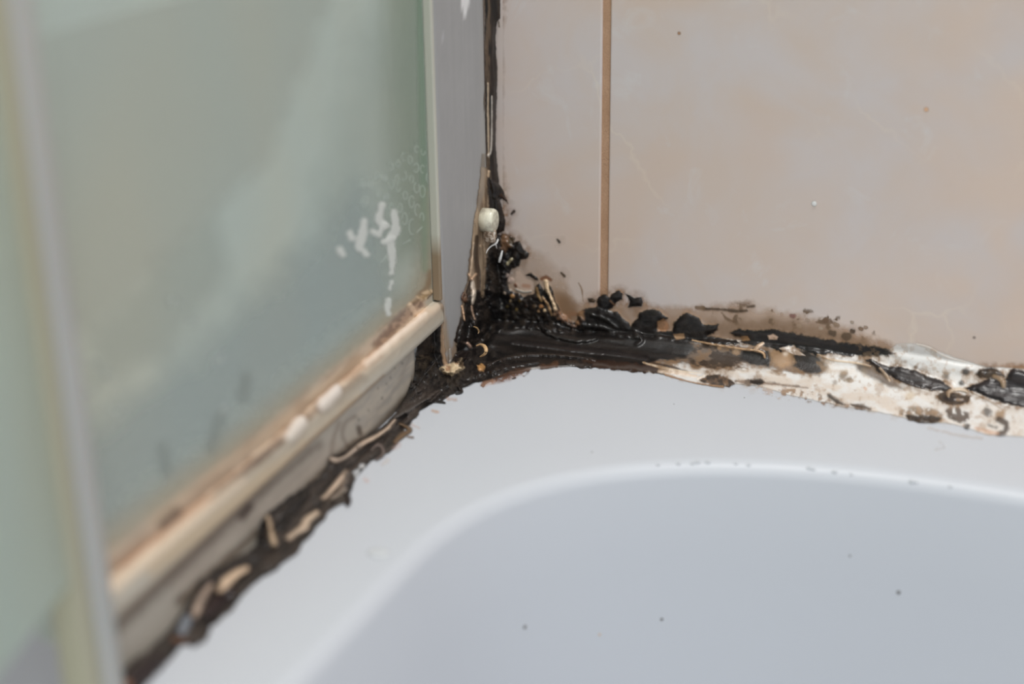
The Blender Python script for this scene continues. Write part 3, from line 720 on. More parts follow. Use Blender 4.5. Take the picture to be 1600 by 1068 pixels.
# isolated marks near the corner
G.line([(799, 334), (803, 330)], [1.6, 2.4], (84, 70, 62), .9, h=.2, ID=3)
G.line([(871, 374), (874, 378)], [1.2, 1.8], (86, 80, 72), .9, h=.1, ID=4)
G.line([(877, 426), (882, 431)], [1.4, 2.2], (96, 78, 60), .85, h=.1, ID=5)
G.line([(904, 442), (909, 452), (911, 470)], [.8, 1, .6], (150, 124, 100), .7)

# ---- vertical bead between channel and wall
G.poly([(757, -70), (783, -70), (781, 28), (776, 34), (774, 60), (777, 110), (776, 160), (774, 220), (777, 258), (780, 288), (787, 298), (780, 312), (790, 345), (788, 360), (762, 372), (760, 330), (764, 290), (759, 200)],
       (44, 38, 34), 1, h=.5, f=1.2, w=1.2, k=9, hp=5, col2=(58, 48, 42), cf='va', bumpy=[('va', .35)])
G.line([(762, -70), (761, 100), (762, 240), (765, 290)], [4.5, 4, 3, 3], (104, 86, 68), .8, f=1.5, w=3, wf='va', h=.2, thr=('va', -.16, .08))
G.line([(762.5, 130), (762.5, 180), (763.5, 245)], [1.2, 1.5, 1], (170, 152, 130), .85, h=.3)
G.line([(768.5, 150), (768.5, 200), (767, 235), (763, 243)], [.8, 1, 1.2, 1.8], (186, 178, 168), .85, h=.3)
G.line([(778, 0), (780, 28)], [2, 1.4], (70, 58, 48), .9, h=.2)
G.line([(779, 34), (780, 42)], 1, (120, 104, 90), .7)
G.line([(764, 268), (763, 275)], [1.8, 1.8], (196, 170, 140), .8, h=.3)
G.line([(770, 291), (771, 300)], [1.5, 1.8], (140, 100, 74), .8, h=.2)
black([(766, 280), (778, 286), (787, 299), (789, 306), (794, 318), (785, 310), (779, 312), (786, 330), (789, 345), (783, 352), (776, 345), (770, 312)], h=.6, w=1.5, hp=4)
G.line([(783, 305), (792, 313)], [2.5, 1], (92, 68, 54), .8, h=.1)
# brown smear down the channel's right side
G.poly([(752, 262), (760, 262), (764, 330), (766, 380), (760, 400), (757, 455), (750, 475), (738, 500), (722, 530), (712, 540), (720, 500), (722, 470), (730, 440), (734, 400), (740, 350), (746, 310)],
       (118, 100, 82), 1, h=.25, f=2.2, w=2, col2=(150, 130, 108), cf='va', k=6, hp=6, bumpy=[('va', .35)])
G.poly([(753, 240), (758, 240), (757, 300), (748, 330), (746, 322)], (140, 130, 118), .6, f=2, w=1)
G.line([(741, 380), (738, 410), (735, 432)], [1.2, 2, 2], (178, 156, 132), .85, h=.4, w=1)
G.line([(752, 385), (754, 420), (752, 460)], [2.5, 3, 2.5], (126, 108, 88), .9, h=.7, w=1.5, wf='va')
G.line([(746, 370), (744, 400), (747, 430), (748, 460)], [3, 4, 4, 3], (74, 58, 46), .85, h=-.1, w=2, wf='va')
G.line([(734, 440), (731, 462), (727, 480), (724, 500), (716, 530)], [2, 4, 4, 5, 6], (52, 42, 38), .95, h=.4, w=2)
black([(736, 455), (748, 452), (756, 470), (754, 500), (740, 520), (725, 545), (712, 552), (716, 525), (722, 505), (726, 480)], h=.9, w=3, hp=6)
G.line([(738, 436), (739, 448), (740, 462), (738, 474)], [1.5, 3.6, 3, 1.5], (216, 200, 182), .97, h=.9, w=1)
G.line([(733, 428), (737, 436), (744, 428)], [1.5, 2.5, 1.5], (176, 146, 120), .9, h=.5)
G.line([(725, 458), (723, 466), (728, 470), (728, 460)], [1.8, 2.6, 2, 1.2], (104, 72, 54), .95, h=.9)
G.line([(722, 478), (724, 490), (726, 500)], [1.8, 1.5, 1], (196, 160, 130), .9, h=.6)
G.line([(737, 478), (739, 490), (742, 498)], [1.2, 1.4, .8], (180, 150, 128), .85, h=.5)
# ---- black film in the gap between strip and channel, and over the corner of the ledge
G.poly([(662, 512), (693, 494), (690, 520), (692, 545), (697, 570), (712, 560), (730, 548), (760, 540), (790, 560), (800, 578), (770, 592), (752, 596), (738, 597), (724, 603), (716, 611), (700, 617), (684, 624), (674, 632), (655, 642), (640, 652), (619, 642), (636, 618), (645, 590), (650, 545), (653, 518)],
       (40, 36, 35), 1, h=.4, f=1.6, w=2, hp=8, k=7, col2=(60, 54, 50), cf='f', bumpy=[('f', .55), ('m', .5)])
G.line([(688, 555), (672, 575), (655, 598), (645, 620)], [1, 1.2, 1.2, 1], (80, 76, 74), .6, h=.6)
G.line([(700, 600), (680, 612), (660, 628)], [3, 4, 3], (50, 46, 44), .8, h=.7, f=2, w=2)
G.line([(716, 604), (721, 611), (713, 614)], [2, 2.6, 1.5], BK2, .95, h=.7)
G.line([(690, 618), (700, 616), (690, 624)], [2, 2.5, 1.5], BK2, .95, h=.5)
G.line([(678, 627), (688, 627), (695, 629)], [1.8, 2.4, 1.2], BK2, .95, h=.4, ID=0)
G.line([(690, 496), (691, 520), (692, 545), (696, 568)], [1.2, 2, 3.2, 3.5], (150, 124, 100), .95, h=.3, f=1.6, w=2)
G.line([(703, 545), (704, 558), (703, 568)], [1.5, 2.4, 1.2], (170, 164, 156), .85, h=.3)
G.poly([(712, 552), (722, 545), (734, 548), (730, 562), (712, 572), (702, 566)], (46, 38, 36), .95, h=1.0, f=2, w=2, hp=4)
# tan crumbs in the goo
G.poly([(688, 575), (700, 569), (712, 566), (722, 560), (725, 574), (716, 580), (705, 586), (694, 584)], (150, 120, 94), .97, h=1.4, f=1.6, w=3, hp=5, col2=(186, 166, 136), cf='f', bumpy=[('f', 1.2)])
G.poly([(715, 560), (723, 560), (724, 574), (717, 572)], (74, 62, 46), .8, h=.2, f=1.5, w=2)
G.poly([(746, 571), (752, 568), (758, 572), (756, 580), (748, 577)], (188, 142, 92), .95, h=.8, f=1.4, w=2, hp=3)
G.line([(731, 536), (734, 541)], [2.2, 2.6], (206, 172, 152), .95, h=.8)
G.line([(760, 570), (800, 556), (850, 553), (900, 557), (930, 562)], [1.6, 2.5, 2.5, 2, 1.5], (70, 60, 54), .7, h=.7, f=2, w=1.5)
G.line([(745, 585), (790, 572), (840, 565)], [3, 4, 3], (50, 42, 39), .7, h=.5, f=3, w=2)
G.line([(770, 598), (790, 592), (815, 584)], [2, 3, 2], (140, 100, 78), .35, f=3, w=3)

# ---- left bead along the foot of the screen
G.poly([(652, 598), (640, 622), (620, 642), (600, 662), (570, 684), (545, 700), (520, 712), (495, 745), (470, 765), (440, 785), (415, 805), (404, 835), (400, 855), (370, 870), (340, 888), (312, 905), (300, 930), (285, 955), (262, 985), (238, 1010), (205, 1035), (180, 1055), (165, 1085),
        (205, 1100), (240, 1056), (268, 1026), (282, 1010), (305, 1008), (322, 998), (330, 980), (350, 962), (372, 942), (388, 922), (405, 903), (430, 888), (452, 872), (466, 860), (482, 838), (500, 816), (514, 798), (530, 786), (545, 782), (548, 764), (556, 744), (572, 732), (580, 720), (594, 716), (608, 706),
        (620, 688), (632, 672), (642, 660), (656, 642), (675, 628), (690, 610)], (60, 54, 51), 1, h=.5, f=1.8, w=5, wf='m', k=7, hp=10, col2=(78, 69, 63), cf='la', bumpy=[('la', .9), ('m', .6)])
def fold(pts, r, c=TN, h=1.1, a=.95, f=2.0, w=1.2): G.line(pts, r, c, a, h=h, f=f, w=w, wf='m')
fold([(672, 622), (655, 630), (635, 643), (616, 652)], [1.5, 2.5, 2.5, 2], (92, 86, 82), 1.0)
fold([(617, 656), (610, 664), (602, 672), (588, 682), (572, 690), (562, 697)], [2, 2.6, 2.8, 3.5, 4, 4.5], (176, 156, 138))
fold([(562, 697), (550, 706), (540, 714), (528, 719), (518, 717)], [4.5, 3.5, 3, 3.5, 4], (158, 142, 128))
fold([(518, 658), (519, 658)], 1, TN, 0, 0)
fold([(625, 662), (637, 668), (640, 672), (628, 680), (618, 690)], [2, 3, 3.5, 4, 3], (112, 90, 68), .9)
fold([(580, 703), (590, 695), (597, 700), (598, 710), (588, 718)], [2, 3, 3, 3, 2], (108, 96, 90), .9)
fold([(541, 738), (530, 750), (522, 760), (512, 772), (505, 778)], [3.5, 4.5, 4, 3, 2.5], (184, 163, 144), 1.2)
fold([(543, 735), (540, 748), (530, 768), (515, 782)], [2, 3, 3, 2], (110, 96, 84), .8)
fold([(520, 778), (530, 772), (540, 764)], [3, 3, 2], (132, 120, 108), .7)
fold([(541, 770), (546, 780), (543, 787)], [2.5, 3, 3.5], (58, 44, 42), .9)
fold([(418, 808), (422, 822), (425, 838), (428, 850)], [3.5, 4.5, 5, 5], (172, 150, 126), 1.5)
fold([(412, 815), (409, 832), (406, 848)], [4, 5, 4], (38, 32, 31), .6)
fold([(495, 800), (480, 812), (474, 824), (462, 832), (452, 840)], [4, 6, 6, 4.5, 5], (178, 158, 138), 1.5)
fold([(478, 770), (462, 790), (448, 806), (440, 822)], [8, 10, 10, 8], (50, 46, 44), .5)
fold([(385, 888), (370, 896), (352, 912), (345, 922)], [5, 7, 9, 7], (186, 162, 138), 2.0)
fold([(330, 915), (318, 930), (308, 952), (304, 962)], [5, 7, 7, 5], (150, 132, 118), 1.5)
fold([(360, 925), (340, 942), (325, 958)], [9, 11, 9], (66, 52, 52), .9)
fold([(292, 968), (284, 985)], [8, 7], (108, 112, 118), .8)
fold([(272, 998), (290, 1002)], [5, 4], (110, 78, 60), .6)
fold([(245, 1030), (215, 1055), (190, 1072)], [12, 14, 14], (62, 50, 50), 1.0)
fold([(200, 1068), (180, 1078)], [6, 6], (130, 90, 66), .6)
G.poly([(562, 724), (570, 724), (570, 730), (560, 732)], (168, 168, 168), .9, h=-.6, f=1.5, w=1)
G.line([(553, 738), (560, 734), (556, 744)], 2.2, (180, 182, 184), .8, h=-.6)
# faint stains on the ledge
for pts, r, c, a in (([(700, 623), (712, 624)], 2.4, (176, 138, 112), .7), ([(676, 641), (684, 643)], 2.2, (190, 152, 124), .8), ([(645, 664), (655, 668)], 2, (196, 168, 150), .5), ([(616, 700), (624, 694)], 3, (204, 176, 166), .4), ([(570, 749), (574, 751)], 3, (214, 182, 170), .6),
                     ([(598, 725), (606, 718)], 3, (208, 190, 176), .4), ([(756, 600), (770, 596)], 4, (190, 150, 124), .5), ([(1450, 668), (1500, 680), (1535, 684)], 1.6, (190, 176, 164), .5), ([(1468, 690), (1475, 698), (1462, 702)], 1.2, (186, 178, 170), .45)):
    G.line(pts, r, c, a * .55, f=2.5, w=2, h=0)
G.line([(637, 682), (645, 683)], [1.4, 1.8], (120, 104, 96), .9, h=.1)
G.line([(801, 591), (805, 590)], [1, 1.2], (80, 70, 68), .9, h=.1)

# ---- right end of the wall bead
black([(1352, 562), (1362, 560), (1375, 566), (1390, 572), (1410, 572), (1432, 578), (1450, 586), (1470, 592), (1485, 602), (1492, 606), (1478, 612), (1460, 611), (1435, 606), (1412, 598), (1392, 588), (1372, 580)], h=.7, w=3, f=2.2, c=(44, 36, 36), c2=(58, 46, 42), cf='ra', bumpy=(('ra', .10), ('m', .10)))
G.poly([(1335, 566), (1360, 566), (1380, 580), (1400, 595), (1412, 608), (1390, 604), (1362, 590), (1338, 578)], (96, 74, 54), .85, f=5, w=5, wf='m', col2=(64, 50, 40), cf='f')
G.line([(1375, 575), (1384, 585), (1390, 594)], [1.2, 2, 2], (196, 178, 156), .9, h=.6)
G.line([(1400, 590), (1415, 597), (1430, 603), (1455, 610)], [.8, 1.2, 1.2, .8], (70, 64, 66), .8, h=.8)
black([(1508, 607), (1530, 596), (1552, 590), (1572, 590), (1578, 577), (1584, 574), (1600, 578), (1700, 590), (1860, 622), (1840, 668), (1720, 652), (1600, 636), (1570, 631), (1545, 622), (1525, 614)], h=.9, w=3, f=2, c=(42, 35, 38), c2=(52, 42, 42), cf='ra', bumpy=(('ra', .10), ('m', .10)))
black([(1523, 584), (1530, 576), (1548, 572), (1560, 576), (1568, 584), (1575, 590), (1555, 592), (1530, 590)], h=.6, w=3, f=2.5, c=(58, 46, 38), c2=(82, 66, 50))
G.line([(1554, 588), (1566, 594), (1568, 603)], [2, 4, 3], (150, 130, 106), .85, h=.3, f=2.5, w=2)
G.dot(1509, 580, 6, (66, 52, 42), .9, h=.4, f=3, w=3); G.dot(1478, 588, 6, (96, 78, 56), .8, f=4, w=4); G.dot(1431, 573, 3.5, (112, 94, 76), .85, f=2.5, w=2, h=.2)
G.dot(1414, 565, 3, (150, 134, 118), .7, f=2); G.dot(1502, 598, 4, (60, 52, 48), .85, f=3, w=3, h=.4); G.dot(1490, 578, 2.5, (176, 160, 142), .6, f=2)
G.line([(1478, 598), (1486, 602), (1490, 608)], [2, 2.4, 1.2], (206, 190, 176), .9, h=.7)
black([(1462, 618), (1472, 612), (1486, 610), (1500, 616), (1518, 618), (1512, 628), (1490, 634), (1470, 628)], h=.7, w=3, f=2.5, c=(60, 48, 42), c2=(84, 68, 54))
G.line([(1482, 618), (1484, 611), (1500, 608), (1512, 612)], [1.5, 2.5, 3, 2], (208, 190, 168), .9, h=.9, f=1.6)
G.line([(1492, 624), (1504, 624)], [1.5, 1.5], (180, 180, 182), .7, h=.4)
G.line([(1518, 612), (1535, 620), (1552, 630), (1566, 640)], [1, 1.4, 1.4, 1], (170, 158, 146), .9, h=.7)
G.poly([(1405, 640), (1425, 634), (1455, 636), (1475, 646), (1470, 656), (1450, 659), (1425, 654), (1405, 648)], (116, 94, 70), .9, h=.5, f=3, w=4, hp=6, col2=(160, 138, 116), cf='f', thr=('f', -.25, -.02), bumpy=[('f', .8)])
black([(1408, 646), (1430, 648), (1455, 648), (1472, 652), (1465, 659), (1440, 660), (1420, 655)], h=.5, w=2.5, c=(52, 42, 36), c2=(80, 62, 46))
G.poly([(1476, 640), (1495, 636), (1512, 645), (1516, 658), (1500, 660), (1480, 652)], (88, 68, 54), .9, h=.5, f=2.5, w=4, hp=5, thr=('f', -.2, 0), bumpy=[('f', .7)])
G.dot(1512, 665, 4, (66, 54, 46), .9, h=.4, f=2.5, w=3); G.dot(1462, 620, 3, (120, 100, 80), .6, f=3, w=3)
G.dot(1422, 617, 6, (176, 154, 122), .6, f=4, w=4); G.dot(1543, 643, 6, (86, 76, 70), .8, f=4, w=5); G.dot(1562, 648, 7, (140, 110, 78), .8, f=4, w=4); G.dot(1350, 580, 5, (130, 110, 84), .5, f=5, w=4)
G.line([(1560, 655), (1572, 662), (1570, 674), (1560, 676)], [4, 5, 4, 3], (84, 70, 62), .9, h=.6, f=2.5, w=3)
G.line([(1525, 668), (1545, 674), (1558, 676)], [2.5, 3.5, 2.5], (186, 144, 116), .6, h=.2, f=3, w=2)
G.line([(1545, 664), (1556, 668)], 2.5, (60, 50, 46), .7, f=2.5, w=3)
for (x, y, r) in ((1318, 586, 7), (1326, 592, 5)): G.dot(x, y, r, (112, 90, 62), .8, f=4, w=4)
G.dot(1304, 597, 3.5, (120, 104, 88), .6, f=3, w=2); G.dot(1352, 607, 2.5, (190, 150, 120), .6, f=2)
G.line([(1278, 554), (1300, 562), (1340, 567), (1360, 572)], [1.2, 1.6, 1.6, 1], (202, 182, 158), .9, h=.6)
G.line([(1280, 566), (1295, 578), (1320, 580)], [2.5, 4, 3], (160, 136, 108), .5, f=5, w=4)
# thin raised ridge of tan silicone over the black
G.line([(1082, 531), (1110, 537), (1140, 542), (1160, 545), (1180, 547), (1192, 551), (1195, 558)], [.8, 1.2, 1.4, 1.4, 1.6, 1.8, 1], (198, 164, 128), .95, h=.8)
G.line([(1180, 546), (1186, 540), (1192, 536)], [2.5, 3, 2], (214, 186, 158), .9, h=.5)
G.dot(1150, 549, 4, (186, 160, 132), .7, f=3, w=3); G.dot(1124, 543, 2.5, (176, 144, 112), .7, f=2); G.dot(1227, 552, 4, (214, 200, 184), .8, f=3, w=2)
G.line([(990, 515), (1000, 524), (1003, 532), (995, 538)], [1.2, 2, 2.4, 2], (60, 56, 55), .9, h=.9)

# specks on the tile, each a thing of its own
specks = [(1239, 493, 3.8, (128, 92, 84)), (1290, 500, 4.2, (112, 88, 68)), (1307, 507, 4.0, (132, 112, 94)), (1301, 520, 5.2, (98, 80, 62)), (1332, 517, 3.6, (92, 74, 58)), (1322, 525, 6.0, (100, 80, 60)),
          (1345, 513, 3.0, (126, 104, 84)), (1352, 511, 2.4, (138, 120, 104)), (1262, 500, 2.4, (150, 132, 118)), (1248, 508, 2.6, (140, 120, 100)), (1331, 503, 1.8, (150, 136, 122)),
          (1282, 512, 2.4, (150, 134, 118)), (1222, 490, 1.4, (160, 140, 124))]
for k, (x, y, r, c) in enumerate(specks): G.line([(x - r * .25, y), (x + r * .35, y + .6)], r, c, .92, h=.12, f=1.8, w=2.2, ID=10 + k)
for k, (x, y, r, c) in enumerate([(1061, 52, 2.2, (150, 116, 86)), (1447, 171, 3.2, (206, 166, 132)), (1522, 527, 1.8, (130, 118, 112))]): G.dot(x, y, r, c, .9, h=.05, f=1.5, ID=30 + k)
G.dot(1272, 318, 3.8, (214, 214, 212), .97, h=.35, f=1.2, ID=40)

# blur fillet radius so that it fades in and out smoothly
def blur(a, r):
    for _ in range(2):
        k = 2 * r + 1
        c = np.cumsum(np.pad(a, ((r + 1, r), (0, 0)), mode='edge'), 0); a = (c[k:] - c[:-k]) / k
        c = np.cumsum(np.pad(a, ((0, 0), (r + 1, r)), mode='edge'), 1); a = (c[:, k:] - c[:, :-k]) / k
    return a.astype(np.float32)
lumG = (G.C @ np.array([.3, .6, .1], dtype=np.float32)) / np.maximum(G.A, .02)
DK = np.where((lumG < .10) & (G.A > .6), 1.0, 0.0).astype(np.float32)
side = (gx > 1000) & (gy > 500)
B1 = blur(DK, 8); lineY = 510 + .137 * (gx - 777)
hal = np.clip(B1 * 3.6, 0, 1) * (1 - DK) * np.clip(.62 + 1.8 * NZ['f'] + 1.0 * NZ['m'], 0, 1)
tile_side = ss(6, -6, gy - lineY) * (gx > 785)
onbead = np.where(gx > 900, ss(.3, .9, G.A), 0)
w3 = ss(.02, .30, NZ['f'] * .9 + NZ['m'] * .7) * np.where(gx > 1000, 1, 0) * ss(.3, .9, G.A) * (lumG > .25) * (G.ID == 0) * .5
G.C = G.C * (1 - w3[..., None]) + (s2l((150, 124, 98)) * GAIN * G.A[..., None]) * w3[..., None]
w1 = (hal * onbead * .75 * (G.ID == 0))[..., None]
G.C = G.C * (1 - w1) + (s2l((118, 92, 66)) * GAIN * .9 * G.A[..., None]) * w1
w2 = (hal * tile_side * (1 - ss(.3, .9, G.A)) * .6 * (G.ID == 0))
G.C = (G.C * (1 - w2[..., None]) + s2l((150, 116, 86)) * GAIN * w2[..., None]).astype(np.float32); G.A = (G.A * (1 - w2) + w2).astype(np.float32)
K = blur(G.K, 5); sm = ss(880, 1000, gx); H = np.maximum((blur(G.H, 1) * .6 + G.H * .4) * (1 - sm) + (blur(G.H, 2) * .85 + G.H * .15) * sm, 0)

STEP = 1.0
def surface(x0, x1, y0, y1):
    xs_ = np.arange(x0, x1, STEP); ys_ = np.arange(y0, y1, STEP)
    PX, PY = np.meshgrid(xs_, ys_); px, py = PX.ravel(), PY.ravel()
    A = G.get(G.A, px, py)
    ny, nx = PX.shape; idx = np.arange(nx * ny).reshape(ny, nx)
    q = np.stack([idx[:-1, :-1], idx[1:, :-1], idx[1:, 1:], idx[:-1, 1:]], -1).reshape(-1, 4)
    q = q[A[q].max(1) > .04]
    us, inv = np.unique(q, return_inverse=True); q = inv.reshape(-1, 4)
    px, py, A = px[us], py[us], A[us]
    Cc = G.get(G.C, px, py) / np.maximum(A, 1e-3)[:, None]
    h_ = G.get(H, px, py) * .001 + .00012; k_ = G.get(K, px, py) * .001 + 1e-5
    r = rays(px, py)
    def smin(a, b_, k): t = np.maximum(k - np.abs(a - b_), 0) / k; return np.minimum(a, b_) - t * t * k * .25
    def F(t):
        p = C_ + r * t[:, None]; y = p[:, 1]
        off = np.where(y > -.0485, 0.0, np.where(y > -.0700, -.004, -.0022 + (-y - .049) * TILT))
        s0 = np.clip((-y - .0480) / .0010, 0, 1); s1 = np.clip((-y - .0695) / .0010, 0, 1)
        off = (1 - s0) * 0.0 + s0 * ((1 - s1) * -.0035 + s1 * (-.0022 + (np.maximum(-y - .049, 0)) * TILT))
        a = -y; b_ = p[:, 2]; c = p[:, 0] - off
        return smin(smin(a, b_, k_), c, k_) - h_
    hi = np.minimum(np.minimum((0 - C_[1]) / r[:, 1], np.where(r[:, 2] < -1e-6, -C_[2] / r[:, 2], 1e9)), np.where(r[:, 0] < -1e-6, (-.006 - C_[0]) / np.minimum(r[:, 0], -1e-6), 1e9)) + .004
    lo = hi - .08
    for _ in range(26):
        mid = (lo + hi) / 2; f = F(mid); lo = np.where(f > 0, mid, lo); hi = np.where(f > 0, hi, mid)
    co = C_ + r * lo[:, None]
    ids = G.ID[np.clip((py - OY).astype(int), 0, WY - 1), np.clip((px - OX).astype(int), 0, WX - 1)]
    return co, q, Cc, A, ids, px, py
co, q, Cc, A, ids, px, py = surface(-60, 1960, -40, 1130)
# split into things by where they stand, then into silicone and mould
fc = co[q].mean(1); fid = ids[q].max(1).astype(int); fpx = px[q].mean(1); fpy = py[q].mean(1)
lum = (Cc @ np.array([.3, .6, .1])); dark = blur((G.C @ np.array([.3, .6, .1], dtype=np.float32)) / np.maximum(G.A, .02), 3)
fl = G.get(dark, fpx, fpy)
vert = (fc[:, 2] > .037) & (fc[:, 0] < .012)
left = (~vert) & ((fc[:, 1] < -.046) | (fc[:, 0] < .004)) & (fpx < 800)
grp = np.where(vert, 1, np.where(left, 2, 0))
# vertex normals of the whole surface, so that the pieces shade without seams
tmp = bpy.data.meshes.new('tmp'); tmp.from_pydata(co.tolist(), [], q.tolist()); tmp.update()
vn = np.zeros(len(co) * 3, np.float32); tmp.vertices.foreach_get('normal', vn); vn = vn.reshape(-1, 3)
if np.mean((vn * (C_ - co)).sum(1)) < 0: vn = -vn
bpy.data.meshes.remove(tmp)
def comps(sel, step=1):
    """connected pieces of a face selection"""
    qq = q[sel]; us, inv = np.unique(qq, return_inverse=True); qq = inv.reshape(-1, 4)
    lab = np.arange(len(us))
    while True:
        m = lab[qq].min(1); new = lab.copy()
        for k in range(4): np.minimum.at(new, qq[:, k], m)
        new = new[new]
        if (new == lab).all(): break
        lab = new
    fl_ = lab[qq[:, 0]]; idx = np.flatnonzero(sel); out = []
    for l in np.unique(fl_): out.append(idx[fl_ == l])
    return sorted(out, key=len, reverse=True)
def piece(name, sel):
    qq = q[sel]; us, inv = np.unique(qq, return_inverse=True); qq = inv.reshape(-1, 4)
    me = bpy.data.meshes.new(name); me.from_pydata(co[us].tolist(), [], qq.tolist()); me.update()
    me.polygons.foreach_set('use_smooth', [True] * len(me.polygons))
    set_pigment(me, np.c_[Cc[us], np.clip(A[us], 0, 1)])
    me.normals_split_custom_set_from_vertices(vn[us].tolist())
    return me
info = [('silicone_bead', 'silicone bead along the tiled wall foot, black near the corner, white at right', (.10, -.008, 0)),
        ('silicone_bead', 'narrow upright bead of blackened silicone between the grey channel and the tiles', (0, -.003, .08)),
        ('silicone_bead', 'ragged black and tan silicone smear along the foot of the glass screen', (.006, -.13, 0))]
plain = fid == 0
beads = []
for k, (nm, lb, loc) in enumerate(info):
    e = empty(nm, loc); tag(e, lb, 'sealant'); beads.append(e)
    for pn, s in (('silicone', fl >= .16), ('black_mould', fl < .16)):
        sel = plain & (grp == k) & s
        cs = comps(sel); big = [c for c in cs if len(c) >= 60] or cs[:1]
        small = [c for c in cs if len(c) < 60 and len(c) >= 6]
        if k == 2 and pn == 'black_mould' or len(small) > 0: pass
        for j, c in enumerate(big):
            if j == 0 and small: c = np.concatenate([c] + small)
            o = part(pn, piece(pn, c), mGoo, e)
            o['label'] = ('pale and tan silicone with brown stains' if pn == 'silicone' else 'glossy black mould crust')
def loner(i, name, label, cat, group=None):
    sel = fid == i
    if sel.sum() < 2: print('none', i); return
    sel = comps(sel)[0]
    c = co[q[sel]].reshape(-1, 3).mean(0)
    me = piece(name, sel); cc = np.array([v.co for v in me.vertices]) - c; me.vertices.foreach_set('co', cc.ravel())
    o = link(name, me, mGoo); o.location = c; tag(o, label, cat, group)
loner(1, 'mould_flake', 'detached angular black flake on the tile just right of the grout line foot', 'mould')
loner(2, 'mould_flake', 'small brownish flake on the tile just left of the grout line foot', 'mould')
loner(3, 'mould_speck', 'small curled dark speck on the tile right of the white screw cap', 'mould')
loner(4, 'mould_speck', 'tiny grey speck on the narrow tile strip, level with the top of the corner mould', 'mould')
loner(5, 'mould_speck', 'tiny brown speck on the narrow tile strip, above the orange stained tile bottom', 'mould')
for k in range(len(specks)):
    loner(10 + k, 'mould_speck', 'reddish brown round mould speck on the wide tile, topmost right of the bead' if k == 0 else 'small brown mould speck in the cluster on the tile above the black bead', 'mould', None if k == 0 else 'mould specks on the wide tile')
loner(30, 'rust_spot', 'tiny brown spot high on the wide tile near the grout line', 'stain')
loner(31, 'rust_spot', 'small pale orange spot on the upper right of the wide tile', 'stain')
loner(32, 'rust_spot', 'tiny grey dot on the tile above the right end of the bead', 'stain')
loner(40, 'paint_fleck', 'tiny raised white fleck in the middle of the wide tile', 'fleck')

# ------------------------------------------------------------------ screw cap on the channel
mCap, nt, b = mat('cream_plastic', rough=.25)
P = objco(nt); n1 = noise_node(nt, 260, 3, .6, 0, P)
nt.links.new(mixc(nt, ramp(nt, n1.outputs[0], [(.45, g1), (.62, g2)]).outputs[0], alb(205, 202, 184), alb(170, 164, 148)), b.inputs['Base Color'])
mWhite, nt, b = mat('white_silicone_thread', alb(214, 212, 208), .25)
mTan, nt, b = mat('tan_silicone', alb(184, 152, 112), .35)
cap = empty('screw_cap', on(753, 343, 0, 0)); tag(cap, 'small cream plastic screw cap at the foot of the upright bead beside the channel', 'screw cap')
c0 = Vector(cap.location)
bm = bmesh.new(); rr = [(0.0, .00425), (.0044, .00430), (.0050, .0041), (.0053, .0038), (.0055, .0033), (.0056, .0018), (.00562, .0006)]
ring_ = []
for (x, r) in rr:
    ring_.append([bm.verts.new((c0.x + x, c0.y + r * .95 * math.cos(2 * math.pi * k / 40), c0.z + r * 1.05 * math.sin(2 * math.pi * k / 40))) for k in range(40)])
for i in range(len(ring_) - 1):
    for k in range(40): bm.faces.new((ring_[i][k], ring_[i][(k + 1) % 40], ring_[i + 1][(k + 1) % 40], ring_[i + 1][k]))
bm.faces.new(ring_[0]); bm.faces.new(ring_[-1])
part('cap_body', bm_me('cap_body', bm), mCap, cap)
# crust hanging below the cap
bm = bmesh.new(); bmesh.ops.create_icosphere(bm, subdivisions=4, radius=1)
kc = on(766, 366, 0, .0035)
for v in bm.verts:
    d = v.co.copy(); n = 1 + .45 * float(vnoise(np.array([d.x * 2.2 + d.z * 1.4 + 9]), np.array([d.y * 2.4 + d.z + 9]), 5)[0]) + .25 * float(vnoise(np.array([d.x * 6 + 9]), np.array([d.y * 6 + d.z * 5 + 9]), 8)[0])
    v.co = kc + Vector((d.x * .0019, d.y * .0016, d.z * .0023)) * n
mCrust, nt, b = mat('crusty_silicone', rough=.45)
P = objco(nt); n1 = noise_node(nt, 900, 4, .6, 0, P)
nt.links.new(ramp(nt, n1.outputs[0], [(.38, alb(96, 78, 62)), (.5, alb(160, 142, 124)), (.64, alb(206, 198, 188))]).outputs[0], b.inputs['Base Color']); bump(nt, b, n1.outputs[0], .6, .0005)
part('crust', bm_me('crust', bm), mCrust, cap)['label'] = 'tan and white crust under the cap'
def thread(name, pts, rad, m, ax=0, v=.0035, parent=None, label=None, cat=None):
    P3 = [on(x, y, ax, (v[i] if isinstance(v, (list, tuple)) else v)) for i, (x, y) in enumerate(pts)]
    me = tube_me(P3, rad, name)
    if parent is not None: o = part(name, me, m, parent); 
    else:
        o = link(name, me, m)
        c = P3[0]; cc = np.array([vv.co for vv in me.vertices]) - np.array(c); me.vertices.foreach_set('co', cc.ravel()); o.location = c
        tag(o, label, cat)
    if label: o['label'] = label
    return o
thread('silicone_thread', [(778, 374), (775, 380), (768, 384), (762, 390), (759.5, 396)], [.0004, .0004, .00028, .0002, .00008], mWhite, 0, [.004, .0042, .0036, .003, .0026], cap, 'thin white thread hanging to the left')
thread('silicone_thread', [(774, 379), (775, 383), (776.5, 388)], [.0003, .0003, .0001], mWhite, 0, [.0042, .0042, .004], cap, 'short white thread')
thread('silicone_thread', [(785, 391), (783.5, 397), (781.5, 404), (780, 409)], [.00022, .0004, .00055, .0004], mWhite, 1, [-.0045, -.005, -.005, -.0048], beads[2], 'bright white drip on the black corner mould')
